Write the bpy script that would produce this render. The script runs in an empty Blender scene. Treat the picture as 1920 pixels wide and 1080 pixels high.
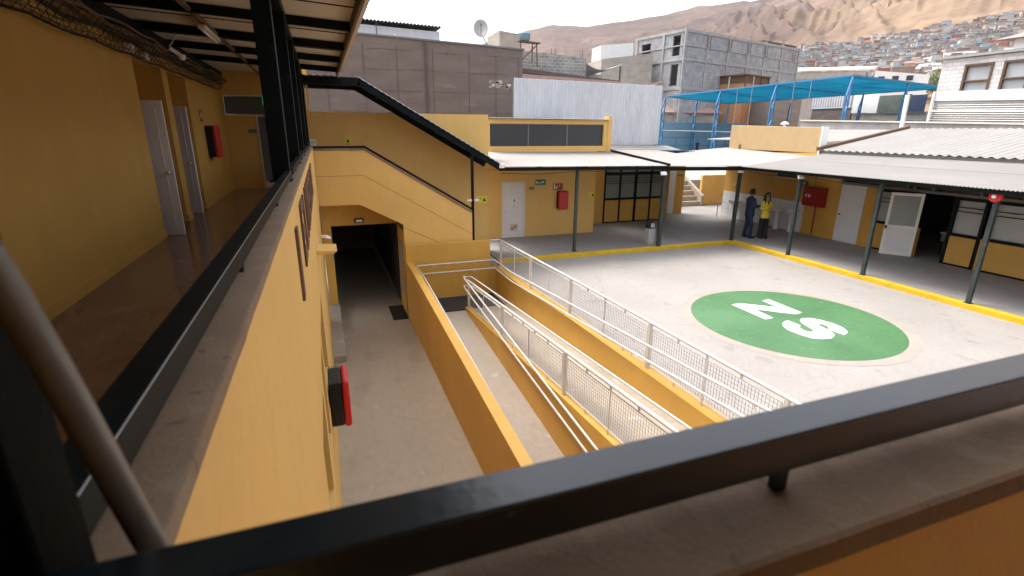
import bpy, bmesh, math, random
from mathutils import Vector, Matrix, noise
random.seed(7)
R = math.radians
sc = bpy.context.scene
col = sc.collection
ZO = 5.25                      # world z of the eye; the lower passage floor is z = 0

# ------------------------------------------------------------------ camera, world, sun, exposure
yaw, pit, roll = R(20.07), R(17.27), R(0.386)
fo = Vector((math.sin(yaw)*math.cos(pit), math.cos(yaw)*math.cos(pit), -math.sin(pit)))
rt = Vector((math.cos(yaw), -math.sin(yaw), 0)); up = rt.cross(fo)
r2 = rt*math.cos(roll) + up*math.sin(roll); u2 = -rt*math.sin(roll) + up*math.cos(roll)
cam = bpy.data.cameras.new('camera'); co = bpy.data.objects.new('camera', cam); col.objects.link(co)
m = Matrix((r2, u2, -fo)).transposed().to_4x4(); m.translation = (0, 0, ZO); co.matrix_world = m
cam.sensor_width = 36; cam.lens = 952.2/1920*36; cam.clip_start = 0.02; cam.clip_end = 6000
cam.dof.use_dof = True; cam.dof.focus_distance = 9.0; cam.dof.aperture_fstop = 4.5
sc.camera = co

SUN = Vector((-0.36, 0.50, 1.18)).normalized()
w = bpy.data.worlds.new("World"); sc.world = w; w.use_nodes = True
nt = w.node_tree; nt.nodes.clear()
sky = nt.nodes.new('ShaderNodeTexSky'); sky.sky_type = 'NISHITA'; sky.sun_disc = False
sky.sun_elevation = math.asin(SUN.z); sky.sun_rotation = math.atan2(SUN.x, SUN.y)
sky.dust_density = 4.0; sky.air_density = 1.0; sky.ozone_density = 1.0
hs = nt.nodes.new('ShaderNodeHueSaturation'); hs.inputs['Saturation'].default_value = 0.32; hs.inputs['Value'].default_value = 1.0
bg = nt.nodes.new('ShaderNodeBackground'); bg.inputs[1].default_value = 0.15
wo = nt.nodes.new('ShaderNodeOutputWorld')
nt.links.new(sky.outputs[0], hs.inputs['Color']); nt.links.new(hs.outputs[0], bg.inputs[0]); nt.links.new(bg.outputs[0], wo.inputs[0])
sl = bpy.data.lights.new('sun', 'SUN'); sl.energy = 0.70; sl.angle = R(22); sl.color = (1.0, 0.93, 0.84)
so = bpy.data.objects.new('sun', sl); col.objects.link(so); so.rotation_euler = SUN.to_track_quat('Z', 'Y').to_euler()
sc.view_settings.view_transform = 'Standard'; sc.view_settings.look = 'None'
sc.view_settings.exposure = 1.74; sc.view_settings.gamma = 1.0
sc.render.engine = 'CYCLES'; sc.cycles.max_bounces = 7; sc.cycles.diffuse_bounces = 5
sc.cycles.use_denoising = True; sc.cycles.volume_bounces = 0
HAZE = 0.00008

# ------------------------------------------------------------------ materials
def mat(name, c, rough=0.75, var=0.12, vs=3.0, fine=0.05, fs=40.0, bump=0.15, bs=60.0, metal=0.0, spots=None, spec=None, stretch=None, streak=0, crack=None):
    """procedural paint / concrete / metal: two noise scales on the colour, a fine bump, optional worn spots"""
    m = bpy.data.materials.new(name); m.use_nodes = True
    n = m.node_tree.nodes; l = m.node_tree.links; b = n['Principled BSDF']
    b.inputs['Roughness'].default_value = rough; b.inputs['Metallic'].default_value = metal
    if spec is not None: b.inputs['Specular IOR Level'].default_value = spec
    tc = n.new('ShaderNodeTexCoord'); vec = tc.outputs['Object']
    if stretch:
        mp = n.new('ShaderNodeMapping'); mp.inputs['Scale'].default_value = stretch
        l.new(vec, mp.inputs[0]); vec = mp.outputs[0]
    def nz(scale, det=5):
        t = n.new('ShaderNodeTexNoise'); t.inputs['Scale'].default_value = scale; t.inputs['Detail'].default_value = det
        l.new(vec, t.inputs['Vector']); return t.outputs['Fac']
    def remap(s, lo, hi, a, c_):
        r = n.new('ShaderNodeMapRange'); r.inputs[1].default_value = lo; r.inputs[2].default_value = hi
        r.inputs[3].default_value = a; r.inputs[4].default_value = c_; l.new(s, r.inputs[0]); return r.outputs[0]
    def mul(a, c_):
        x = n.new('ShaderNodeMath'); x.operation = 'MULTIPLY'; l.new(a, x.inputs[0]); l.new(c_, x.inputs[1]); return x.outputs[0]
    f = mul(remap(nz(vs), .3, .7, 1-var, 1+var), remap(nz(fs), .3, .7, 1-fine, 1+fine))
    vm = n.new('ShaderNodeVectorMath'); vm.operation = 'SCALE'; vm.inputs[0].default_value = c
    l.new(f, vm.inputs['Scale']); out = vm.outputs[0]
    for s in (spots or []):          # (colour, scale, threshold, softness, strength)
        mx = n.new('ShaderNodeMix'); mx.data_type = 'RGBA'
        k = remap(nz(s[1], 8), s[2], s[2]+s[3], 0, s[4]); l.new(k, mx.inputs[0])
        l.new(out, mx.inputs[6]); mx.inputs[7].default_value = (*s[0], 1); out = mx.outputs[2]
    if streak:                       # faint vertical runs and roller marks in the paint
        mp = n.new('ShaderNodeMapping'); mp.inputs['Scale'].default_value = (3, 3, .7); l.new(tc.outputs['Object'], mp.inputs[0])
        t = n.new('ShaderNodeTexNoise'); t.inputs['Scale'].default_value = 1.6; t.inputs['Detail'].default_value = 7; l.new(mp.outputs[0], t.inputs['Vector'])
        v2 = n.new('ShaderNodeVectorMath'); v2.operation = 'SCALE'; l.new(out, v2.inputs[0]); l.new(remap(t.outputs['Fac'], .3, .75, 1+streak*.5, 1-streak), v2.inputs['Scale']); out = v2.outputs[0]
    if crack:                        # hairline cracks: (scale, width, darkening)
        t = n.new('ShaderNodeTexNoise'); t.inputs['Scale'].default_value = crack[0]*2.5; t.inputs['Detail'].default_value = 6; l.new(tc.outputs['Object'], t.inputs['Vector'])
        va = n.new('ShaderNodeMixRGB'); va.blend_type = 'ADD'; va.inputs[0].default_value = .55/crack[0]*.5; l.new(tc.outputs['Object'], va.inputs[1]); l.new(t.outputs['Color'], va.inputs[2])
        vo = n.new('ShaderNodeTexVoronoi'); vo.feature = 'DISTANCE_TO_EDGE'; vo.inputs['Scale'].default_value = crack[0]; l.new(va.outputs[0], vo.inputs['Vector'])
        v3 = n.new('ShaderNodeVectorMath'); v3.operation = 'SCALE'; l.new(out, v3.inputs[0]); l.new(remap(vo.outputs['Distance'], 0, crack[1], crack[2], 1), v3.inputs['Scale']); out = v3.outputs[0]
    l.new(out, b.inputs['Base Color'])
    if bump:
        bp = n.new('ShaderNodeBump'); bp.inputs['Strength'].default_value = bump; bp.inputs['Distance'].default_value = 0.01
        l.new(nz(bs), bp.inputs['Height']); l.new(bp.outputs[0], b.inputs['Normal'])
    return m

def brickmat(name, c1, c2, mortar, bw, bh, ms=0.015, axis='xz', rot=0.0, rough=0.9, var=0.15, squash=1.0):
    m = bpy.data.materials.new(name); m.use_nodes = True
    n = m.node_tree.nodes; l = m.node_tree.links; b = n['Principled BSDF']; b.inputs['Roughness'].default_value = rough
    tc = n.new('ShaderNodeTexCoord'); sp = n.new('ShaderNodeSeparateXYZ'); cb = n.new('ShaderNodeCombineXYZ')
    l.new(tc.outputs['Object'], sp.inputs[0])
    ad = n.new('ShaderNodeMath'); ad.operation = 'ADD'; l.new(sp.outputs[0], ad.inputs[0]); l.new(sp.outputs[1], ad.inputs[1])
    src = {'xz': sp.outputs[0], 'yz': sp.outputs[1], 'az': ad.outputs[0]}[axis if axis in ('xz','yz','az') else 'xz']
    if axis == 'xy': l.new(sp.outputs[0], cb.inputs[0]); l.new(sp.outputs[1], cb.inputs[1])
    else: l.new(src, cb.inputs[0]); l.new(sp.outputs[2], cb.inputs[1])
    br = n.new('ShaderNodeTexBrick'); l.new(cb.outputs[0], br.inputs['Vector'])
    br.inputs['Color1'].default_value = (*c1, 1); br.inputs['Color2'].default_value = (*c2, 1); br.inputs['Mortar'].default_value = (*mortar, 1)
    br.inputs['Scale'].default_value = 1; br.inputs['Mortar Size'].default_value = ms
    br.inputs['Brick Width'].default_value = bw; br.inputs['Row Height'].default_value = bh
    if squash == 0: br.offset = 0.0
    nz = n.new('ShaderNodeTexNoise'); nz.inputs['Scale'].default_value = 1.3; nz.inputs['Detail'].default_value = 9; l.new(tc.outputs['Object'], nz.inputs['Vector'])
    mr = n.new('ShaderNodeMapRange'); mr.inputs[1].default_value = .3; mr.inputs[2].default_value = .7; mr.inputs[3].default_value = 1-var; mr.inputs[4].default_value = 1+var
    l.new(nz.outputs['Fac'], mr.inputs[0])
    vm = n.new('ShaderNodeVectorMath'); vm.operation = 'SCALE'; l.new(br.outputs['Color'], vm.inputs[0]); l.new(mr.outputs[0], vm.inputs['Scale'])
    l.new(vm.outputs[0], b.inputs['Base Color'])
    bp = n.new('ShaderNodeBump'); bp.inputs['Strength'].default_value = .5; bp.inputs['Distance'].default_value = .01
    l.new(br.outputs['Fac'], bp.inputs['Height']); bp.invert = True; l.new(bp.outputs[0], b.inputs['Normal'])
    return m

def glassmat(name, c, rough=0.15):
    m = mat(name, c, rough=rough, var=.15, vs=.8, fine=.02, bump=.02, bs=3); return m

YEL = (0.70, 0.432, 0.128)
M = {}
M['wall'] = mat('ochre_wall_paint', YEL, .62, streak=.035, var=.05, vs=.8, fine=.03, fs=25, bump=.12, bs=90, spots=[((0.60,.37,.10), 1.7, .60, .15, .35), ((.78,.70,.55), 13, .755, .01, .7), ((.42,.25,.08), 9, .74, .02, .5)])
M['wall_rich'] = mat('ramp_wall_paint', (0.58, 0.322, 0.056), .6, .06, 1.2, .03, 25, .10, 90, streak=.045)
M['trim_and_shade'] = mat('ochre_trim_and_shade', (0.56, 0.315, 0.064), .6, .05, 1.5, .02, streak=.035)  # trim ochre; on the corridor walls its darker tone stands in for shade
M['black'] = mat('dark_green_black_steel_paint', (0.005, 0.008, 0.009), .5, .25, 6, .1, 60, .06, 30, spots=[((.05,.055,.055), 9, .68, .05, .3)], spec=.10)
M['blackgloss'] = mat('rail_steel_paint', (0.005, 0.014, 0.019), .24, .3, 4, .2, 90, .05, 45, spots=[((.16,.17,.16), 30, .72, .02, .5)], spec=.6)  # base colour blued to stand in for the sky's reflection
M['deepblack'] = mat('shaded_black_steel', (0.003, 0.004, 0.004), .6, .2, 5, .1, spec=.04)
M['post'] = mat('grey_green_post_paint', (0.030, 0.042, 0.040), .4, .2, 5, .1, 60, .06, spots=[((.2,.2,.19), 11, .66, .06, .4)])
M['concrete'] = mat('court_concrete', (0.305, 0.280, 0.257), .8, .08, .45, .06, 14, .2, 30, spots=[((.345,.322,.30), 1.1, .55, .2, .5), ((.205,.18,.16), 2.3, .62, .10, .5), ((.20,.175,.16), 7.0, .68, .03, .35)], stretch=(1,1,1), crack=(.33, .005, .86))
M['ramp'] = mat('ramp_concrete', (0.36, 0.305, 0.245), .8, .10, .8, .06, 14, .2, 30, spots=[((.52,.49,.46), 3.1, .66, .03, .5), ((.26,.22,.19), 2.0, .62, .1, .4), ((.22,.19,.16), 7, .66, .04, .4)], crack=(.6, .005, .86))
M['passage'] = mat('passage_concrete', (0.37, 0.308, 0.235), .72, .10, .5, .05, 9, .15, 30, spots=[((.5,.46,.42), 4.3, .69, .03, .5), ((.27,.22,.17), 1.4, .6, .12, .45), ((.23,.19,.15), 6, .66, .05, .4)], stretch=(1, .5, 1), crack=(.5, .005, .86))
M['walk'] = mat('walkway_concrete', (0.26, 0.247, 0.24), .7, .10, .5, .05, 9, .12, 30, spots=[((.36,.35,.34), 1.8, .62, .1, .4), ((.18,.165,.155), 2.6, .62, .08, .4)], stretch=(1, .6, 1))
M['sill'] = mat('raw_mortar_sill', (0.205, 0.133, 0.078), .8, .16, 6, .08, 120, .16, 140, spots=[((.07,.055,.045), 22, .68, .03, .6), ((.26,.205,.15), 8, .62, .06, .4)])
M['white'] = mat('white_paint', (0.78, 0.77, 0.75), .5, .04, 2, .02)
M['whitedoor'] = mat('white_door_paint', (0.70, 0.69, 0.70), .45, .04, 2, .02, bump=.05)
M['roofwhite'] = mat('pale_fibre_cement_roof', (0.30, 0.28, 0.26), .75, .08, .7, .05, 12, .2, 40, spots=[((.27,.24,.21), 1.6, .60, .1, .45), ((.36,.345,.33), .9, .55, .15, .5)], stretch=(1,.35,1))
M['roofgrey'] = mat('grey_fibre_cement_roof', (0.29, 0.274, 0.258), .8, .08, .8, .05, 12, .2, 40, spots=[((.23,.21,.19), 2.0, .60, .1, .4)])
M['soffit'] = mat('cream_roof_underside', (0.62, 0.54, 0.44), .6, .06, .8, .03)
M['rail'] = mat('light_grey_rail_paint', (0.62, 0.60, 0.57), .38, .05, 6, .04, bump=.03, metal=.1)
M['wire'] = mat('grey_wire_mesh', (0.22, 0.215, 0.21), .45, .05)
M['kerb'] = mat('yellow_kerb_paint', (0.62, 0.40, 0.012), .6, .12, 3, .08, 30, .2, spots=[((.40,.33,.18), 5, .66, .05, .5)])
M['green'] = mat('green_court_paint', (0.055, 0.155, 0.055), .55, .14, .9, .10, 8, .1, spots=[((.13,.23,.11), 5.0, .64, .04, .6), ((.095,.20,.095), .6, .46, .25, .7), ((.04,.13,.055), 3.0, .60, .06, .4)], stretch=(1, 1.0, 1))
M['paintwhite'] = mat('white_court_paint', (0.66, 0.66, 0.64), .6, .05, spots=[((.30,.38,.30), 9, .66, .03, .45)])
M['ring'] = mat('worn_cream_ring', (0.315, 0.28, 0.24), .8, .08, 1.5, .06, spots=[((.28,.25,.22), 3, .50, .1, .7)])
M['red'] = mat('red_plastic', (0.55, 0.012, 0.014), .35, .06, 3, .03, bump=.03)
M['darkred'] = mat('red_metal_cabinet', (0.30, 0.010, 0.012), .42, .1, 3, .04, bump=.04)
M['blackplastic'] = mat('black_plastic', (0.012, 0.010, 0.009), .5, .1)
M['floor'] = mat('polished_brown_floor', (0.175, 0.092, 0.062), .17, .35, 1.6, .12, 14, .05, 20, spots=[((.19,.10,.06), 2.3, .52, .15, .6)], stretch=(1, .6, 1))
M['brownwall'] = mat('aged_brown_block_render', (0.180, 0.140, 0.120), .9, .13, .7, .10, 10, .5, 22, spots=[((.27,.22,.19), 1.2, .60, .1, .45), ((.11,.085,.075), 2.2, .62, .08, .5)], stretch=(.8, 1, 3.2))
M['brownjoint'] = mat('dark_brown_joint', (0.115, 0.088, 0.077), .9, .2)
M['fencewhite'] = mat('painted_zinc_sheet', (0.56, 0.58, 0.62), .5, .07, 1, .04, spots=[((.30,.29,.28), 5.0, .69, .05, .5)], stretch=(3, 1, .6))
M['zinc'] = mat('grey_zinc_sheet', (0.34, 0.33, 0.325), .42, .10, 1, .05, metal=.35, stretch=(.4,.4,3))
M['block'] = brickmat('grey_concrete_block', (.31,.305,.315), (.265,.265,.278), (.40,.40,.40), .54, .27, .02, 'az', var=.22)
M['blocktan'] = brickmat('tan_concrete_block', (.42,.37,.31), (.38,.34,.29), (.30,.27,.24), .9, .9, .02, 'az', var=.12)
M['whiteblock'] = brickmat('whitewashed_block', (.66,.64,.62), (.60,.58,.57), (.48,.46,.44), .42, .21, .02, 'yz', var=.12)
M['beam'] = mat('poured_concrete_beam', (0.335, 0.325, 0.315), .9, .16, 1.2, .1, 9, .4, 20)
M['tile'] = brickmat('white_wall_tile', (.72,.73,.75), (.69,.70,.72), (.50,.50,.50), .20, .20, .006, 'yz', rough=.2, var=.04, squash=0)
M['ceramic'] = mat('white_ceramic', (0.75, 0.75, 0.75), .18, .03, bump=0)
M['glassdark'] = glassmat('dark_window_film', (0.030, 0.033, 0.037), .3)
M['glassgrey'] = glassmat('grey_window_pane', (0.26, 0.28, 0.27), .3)
M['glasslight'] = glassmat('pale_window_pane', (0.42, 0.44, 0.45), .25)
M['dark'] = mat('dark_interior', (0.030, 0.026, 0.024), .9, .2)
M['rubber'] = mat('black_rubber_mat', (0.018, 0.018, 0.019), .7, .2, 3, .2, 60, .6, 80)
M['bluesteel'] = mat('blue_steel_paint', (0.035, 0.16, 0.33), .45, .1, 2)
M['bluewall'] = mat('sky_blue_wall_paint', (0.22, 0.36, 0.46), .7, .08, .5, .03)
M['pinktile'] = mat('pink_roof', (0.38, 0.25, 0.22), .8, .1)
M['wood'] = mat('brown_wood', (0.12, 0.065, 0.035), .7, .25, 3, .1, stretch=(1,1,6))
M['plywood'] = mat('orange_plywood', (0.42, 0.20, 0.09), .7, .15)
M['steel'] = mat('brushed_steel', (0.55, 0.55, 0.55), .3, .05, metal=.9, bump=0)
M['letter'] = mat('bronze_letter', (0.12, 0.065, 0.05), .5, .25, 8, .1)
M['yellowsign'] = mat('yellow_sign', (0.75, 0.60, 0.03), .5, .04)
M['signgreen'] = mat('green_sign', (0.01, 0.16, 0.06), .5, .04)
M['signred'] = mat('red_sign', (0.33, 0.012, 0.015), .5, .04)
M['grey'] = mat('mid_grey', (0.16, 0.16, 0.165), .6, .1)
M['tarpgreen'] = mat('green_tarp', (0.10, 0.125, 0.10), .8, .2, 1.5)
M['tarpblue'] = mat('blue_tarp', (0.03, 0.045, 0.10), .8, .2, 1.5)
M['bin'] = mat('silver_bin_plastic', (0.42, 0.43, 0.45), .35, .05, bump=.02)
M['pipe'] = mat('aged_conduit', (0.155, 0.145, 0.132), .36, .12, 4, .08, 50, .08, metal=.35)
M['tank'] = mat('blue_water_tank', (0.14, 0.24, 0.32), .6, .1)
M['joint'] = mat('painted_joint', (0.30, 0.155, 0.035), .7, .1)
M['skin'] = mat('skin', (0.42, 0.24, 0.17), .55, .05, bump=0)
M['hair'] = mat('dark_hair', (0.018, 0.011, 0.009), .6, .2)
M['navy'] = mat('navy_suit_cloth', (0.012, 0.020, 0.055), .85, .12, 8, .08, 90, .2, 200)
M['blackcloth'] = mat('black_cloth', (0.010, 0.010, 0.012), .85, .12, 8)
M['yellowcloth'] = mat('yellow_blazer_cloth', (0.62, 0.50, 0.045), .8, .08, 8)
M['shirt'] = mat('white_shirt_cloth', (0.72, 0.74, 0.78), .8, .04)
M['maroon'] = mat('maroon_blouse_cloth', (0.11, 0.008, 0.012), .8, .1)
M['shoe'] = mat('dark_leather', (0.014, 0.010, 0.008), .35, .1)
def emis(name, c, s):
    m = bpy.data.materials.new(name); m.use_nodes = True; b = m.node_tree.nodes['Principled BSDF']
    b.inputs['Base Color'].default_value = (*c, 1); b.inputs['Emission Color'].default_value = (*c, 1); b.inputs['Emission Strength'].default_value = s; return m
M['exitlit'] = emis('lit_green_exit_sign', (0.03, 0.45, 0.12), 0.16)
def transl():
    m = bpy.data.materials.new('blue_shade_net'); m.use_nodes = True; n = m.node_tree.nodes; l = m.node_tree.links
    b = n['Principled BSDF']; b.inputs['Roughness'].default_value = .9
    tc = n.new('ShaderNodeTexCoord'); mp = n.new('ShaderNodeMapping'); mp.inputs['Scale'].default_value = (.25, .9, 1); mp.inputs['Rotation'].default_value = (0, 0, .15)
    t = n.new('ShaderNodeTexNoise'); t.inputs['Scale'].default_value = 1.2; t.inputs['Detail'].default_value = 6
    l.new(tc.outputs['Object'], mp.inputs[0]); l.new(mp.outputs[0], t.inputs['Vector'])
    cr = n.new('ShaderNodeValToRGB'); cr.color_ramp.elements[0].position = .35; cr.color_ramp.elements[0].color = (.0, .075, .150, 1)
    cr.color_ramp.elements[1].position = .7; cr.color_ramp.elements[1].color = (.005, .155, .255, 1)
    l.new(t.outputs['Fac'], cr.inputs[0]); l.new(cr.outputs[0], b.inputs['Base Color'])
    tr = n.new('ShaderNodeBsdfTranslucent'); l.new(cr.outputs[0], tr.inputs[0])
    mx = n.new('ShaderNodeMixShader'); mx.inputs[0].default_value = .5
    l.new(b.outputs[0], mx.inputs[1]); l.new(tr.outputs[0], mx.inputs[2]); l.new(mx.outputs[0], n['Material Output'].inputs[0]); return m
M['net'] = transl()

# ------------------------------------------------------------------ mesh builder
class MB:
    def __init__(s): s.v = []; s.f = []; s.m = []
    def add(s, vs, fs, mi=0):
        o = len(s.v); s.v += [tuple(p) for p in vs]
        for f in fs: s.f.append(tuple(i+o for i in f)); s.m.append(mi)
        return s
    def box(s, x0, y0, z0, x1, y1, z1, mi=0):
        if x0 > x1: x0, x1 = x1, x0
        if y0 > y1: y0, y1 = y1, y0
        if z0 > z1: z0, z1 = z1, z0
        return s.add([(x0,y0,z0),(x1,y0,z0),(x1,y1,z0),(x0,y1,z0),(x0,y0,z1),(x1,y0,z1),(x1,y1,z1),(x0,y1,z1)],
              [(3,2,1,0),(4,5,6,7),(0,1,5,4),(1,2,6,5),(2,3,7,6),(3,0,4,7)], mi)
    def prism(s, pts, d, mi=0):        # planar polygon of 3-D points extruded along d
        d = Vector(d); n = len(pts); P = [Vector(p) for p in pts]
        nrm = Vector((0,0,0))
        for i in range(n): nrm += P[i].cross(P[(i+1) % n])
        if nrm.dot(d) > 0: P = P[::-1]
        return s.add(P+[p+d for p in P], [tuple(range(n)), tuple(range(2*n-1, n-1, -1))]+[(i, i+n, (i+1) % n+n, (i+1) % n) for i in range(n)], mi)
    def bar(s, a, b, w, h=None, upv=(0,0,1), mi=0):
        a, b = Vector(a), Vector(b); h = h or w; d = (b-a).normalized(); u = Vector(upv)
        if abs(d.dot(u)) > .98: u = Vector((0,1,0))
        sd = d.cross(u).normalized(); u = sd.cross(d).normalized()
        c = [sd*x*w/2+u*y*h/2 for x, y in ((-1,-1),(1,-1),(1,1),(-1,1))]
        return s.add([a+k for k in c]+[b+k for k in c], [(3,2,1,0),(4,5,6,7),(0,1,5,4),(1,2,6,5),(2,3,7,6),(3,0,4,7)], mi)
    def tube(s, pts, r, n=8, mi=0):
        P = [Vector(p) for p in pts]; k = len(P); rr = r if isinstance(r, (list, tuple)) else [r]*k
        rings = []; pu = None
        for i in range(k):
            d = (P[min(i+1, k-1)]-P[max(i-1, 0)]).normalized()
            if 0 < i < k-1:
                a = (P[i]-P[i-1]).normalized(); b = (P[i+1]-P[i]).normalized(); d = (a+b).normalized()
            u = pu if pu is not None else (Vector((0,0,1)) if abs(d.z) < .9 else Vector((1,0,0)))
            sd = d.cross(u).normalized(); u = sd.cross(d).normalized(); pu = u
            rings.append([P[i]+(sd*math.cos(t)+u*math.sin(t))*rr[i] for t in [2*math.pi*j/n for j in range(n)]])
        vs = [q for g in rings for q in g]
        fs = [(i*n+j, i*n+(j+1) % n, (i+1)*n+(j+1) % n, (i+1)*n+j) for i in range(k-1) for j in range(n)]
        fs += [tuple(range(n-1, -1, -1)), tuple((k-1)*n+j for j in range(n))]
        return s.add(vs, fs, mi)
    def lathe(s, c, prof, n=20, mi=0, axis='z'):   # prof: (r, h) list
        vs = []; k = len(prof)
        for r, h in prof:
            for j in range(n):
                t = 2*math.pi*j/n; a, b = r*math.cos(t), r*math.sin(t)
                vs.append({'z': (c[0]+a, c[1]+b, c[2]+h), 'x': (c[0]+h, c[1]+a, c[2]+b), 'y': (c[0]+b, c[1]+h, c[2]+a)}[axis])
        fs = [(i*n+j, i*n+(j+1) % n, (i+1)*n+(j+1) % n, (i+1)*n+j) for i in range(k-1) for j in range(n)]
        fs += [tuple(range(n-1, -1, -1)), tuple((k-1)*n+j for j in range(n))]
        return s.add(vs, fs, mi)
    def corr(s, o, u, v, pitch, amp, seg=6, nv=2, th=.012, mi=0, trap=False):
        """corrugated sheet: waves run along v, repeat along u"""
        o, u, v = Vector(o), Vector(u), Vector(v); L = u.length; nrm = u.cross(v).normalized()
        if nrm.z < 0: nrm = -nrm
        n = int(L/pitch*seg); vs = []
        for lay in (0, -th):
            for j in range(nv+1):
                for i in range(n+1):
                    ph = (i/seg) % 1.0
                    hgt = (max(-1, min(1, 2.2*math.sin(2*math.pi*ph))) if trap else math.sin(2*math.pi*ph))*amp
                    vs.append(o+u*(i/n)+v*(j/nv)+nrm*(hgt+lay))
        N = (n+1)*(nv+1); fs = []
        for j in range(nv):
            for i in range(n):
                a = j*(n+1)+i; fs.append((a, a+1, a+n+2, a+n+1)); b = a+N; fs.append((b, b+n+1, b+n+2, b+1))
        for i in range(n):
            fs.append((i, i+N, i+1+N, i+1)); a = nv*(n+1)+i; fs.append((a, a+1, a+1+N, a+N))
        return s.add(vs, fs, mi)
    def wall(s, o, u, n_, L, z0, z1, th, holes=(), mi=0):
        """vertical wall with rectangular holes: o = start (x,y), u = direction along, n_ = direction of thickness"""
        o, u, n_ = Vector((o[0], o[1], 0)), Vector((u[0], u[1], 0)).normalized(), Vector((n_[0], n_[1], 0)).normalized()
        us = sorted({0, L, *[h[0] for h in holes], *[h[1] for h in holes]}); zs = sorted({z0, z1, *[h[2] for h in holes], *[h[3] for h in holes]})
        def solid(i, j):
            if i < 0 or j < 0 or i >= len(us)-1 or j >= len(zs)-1: return False
            a, b = (us[i]+us[i+1])/2, (zs[j]+zs[j+1])/2
            return not any(h[0] < a < h[1] and h[2] < b < h[3] for h in holes)
        def P(a, z, t): return o+u*a+n_*t+Vector((0, 0, z))
        flip = u.cross(Vector((0,0,1))).dot(n_) > 0
        def q(p):
            s.add(p[::-1] if flip else p, [(0,1,2,3)], mi)
        for i in range(len(us)-1):
            for j in range(len(zs)-1):
                if not solid(i, j): continue
                a, b, c, d = us[i], us[i+1], zs[j], zs[j+1]
                q([P(a,c,0), P(a,d,0), P(b,d,0), P(b,c,0)][::-1]); q([P(a,c,th), P(b,c,th), P(b,d,th), P(a,d,th)][::-1])
                if not solid(i-1, j): q([P(a,c,0), P(a,c,th), P(a,d,th), P(a,d,0)][::-1])
                if not solid(i+1, j): q([P(b,c,0), P(b,d,0), P(b,d,th), P(b,c,th)][::-1])
                if not solid(i, j-1): q([P(a,c,0), P(b,c,0), P(b,c,th), P(a,c,th)][::-1])
                if not solid(i, j+1): q([P(a,d,0), P(a,d,th), P(b,d,th), P(b,d,0)][::-1])
        return s
def wpos(o):
    p = Vector(o.get('_w', (0,0,0)))
    return p
WP = {}
def build(mb, name, mats, parent=None, bevel=0, smooth=False, local=False, seg=2):
    """link a builder's mesh as ONE object; coordinates are eye-relative unless local"""
    if not isinstance(mats, (list, tuple)): mats = [mats]
    me = bpy.data.meshes.new(name); o = bpy.data.objects.new(name, me); col.objects.link(o)
    if parent is not None:
        off = Vector((0,0,0)) if local else WP[parent.name]; o.parent = parent; loc = Vector((0,0,0)); WP[o.name] = WP.get(parent.name, Vector((0,0,0)))
    else:
        xs = [p[0] for p in mb.v]; ys = [p[1] for p in mb.v]; zs = [p[2] for p in mb.v]
        off = Vector(((min(xs)+max(xs))/2, (min(ys)+max(ys))/2, min(zs))) if not local else Vector((0,0,0))
        o.location = (off.x, off.y, off.z+ZO); WP[o.name] = off
    me.from_pydata([(p[0]-off.x, p[1]-off.y, p[2]-off.z) for p in mb.v], [], mb.f)
    for m_ in mats: me.materials.append(M[m_] if isinstance(m_, str) else m_)
    for p, k in zip(me.polygons, mb.m): p.material_index = k; p.use_smooth = smooth
    if smooth:
        try: me.set_sharp_from_angle(angle=R(40))
        except Exception: pass
    me.update()
    if bevel:
        b = o.modifiers.new('bevel', 'BEVEL'); b.width = bevel; b.segments = seg; b.limit_method = 'ANGLE'
    return o
def tag(o, label=None, cat=None, group=None, kind=None):
    if label: o['label'] = label
    if cat: o['category'] = cat
    if group: o['group'] = group
    if kind: o['kind'] = kind
    return o
def thing(name, label, cat, loc=(0,0,0), group=None):
    e = bpy.data.objects.new(name, None); col.objects.link(e); e.location = (loc[0], loc[1], loc[2]+ZO); e.empty_display_size = .1
    WP[e.name] = Vector(loc); return tag(e, label, cat, group)
def copy_tree(o, parent=None, loc=None, rz=None, label=None):
    c = o.copy(); col.objects.link(c)
    if parent is not None: c.parent = parent; c.matrix_parent_inverse = o.matrix_parent_inverse
    if loc is not None: c.location = (loc[0], loc[1], loc[2]+ZO)
    if rz is not None: c.rotation_euler.z = rz
    if label: c['label'] = label
    for ch in list(o.children): copy_tree(ch, c)
    return c
B = lambda *a: MB().box(*a)

# ------------------------------------------------------------------ terrain, hill, ground
def interp(t, x):
    if x <= t[0][0]: return t[0][1]
    for (a, b), (c, d) in zip(t, t[1:]):
        if x <= c:
            k = (x-a)/(c-a); return b+(d-b)*k
    return t[-1][1]
RIDGE = [(-180,-1),(-40,-1),(5,2),(12,6.2),(16.9,8.35),(19.9,9.24),(22,9.7),(24.2,10.1),(27.5,9.9),(30.6,10.25),(34,10.6),(37.6,11.1),(45,11.5),(49,12.8),(55,15),(62,17),(80,18),(95,12),(120,2),(180,-1)]
TOWN = [(-180,-1),(0,-1),(15,3.4),(40,5.6),(44,6.5),(48,7.25),(52,7.15),(55,7.5),(57,8.0),(61.5,8.25),(70,8.8),(90,8),(120,1),(180,-1)]
BASE = [(-180,-2),(0,-2),(15,1.5),(44,3.0),(48,3.2),(62,3.5),(90,3.3),(120,0),(180,-2)]
def smooth(t): t = max(0, min(1, t)); return t*t*(3-2*t)
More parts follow.
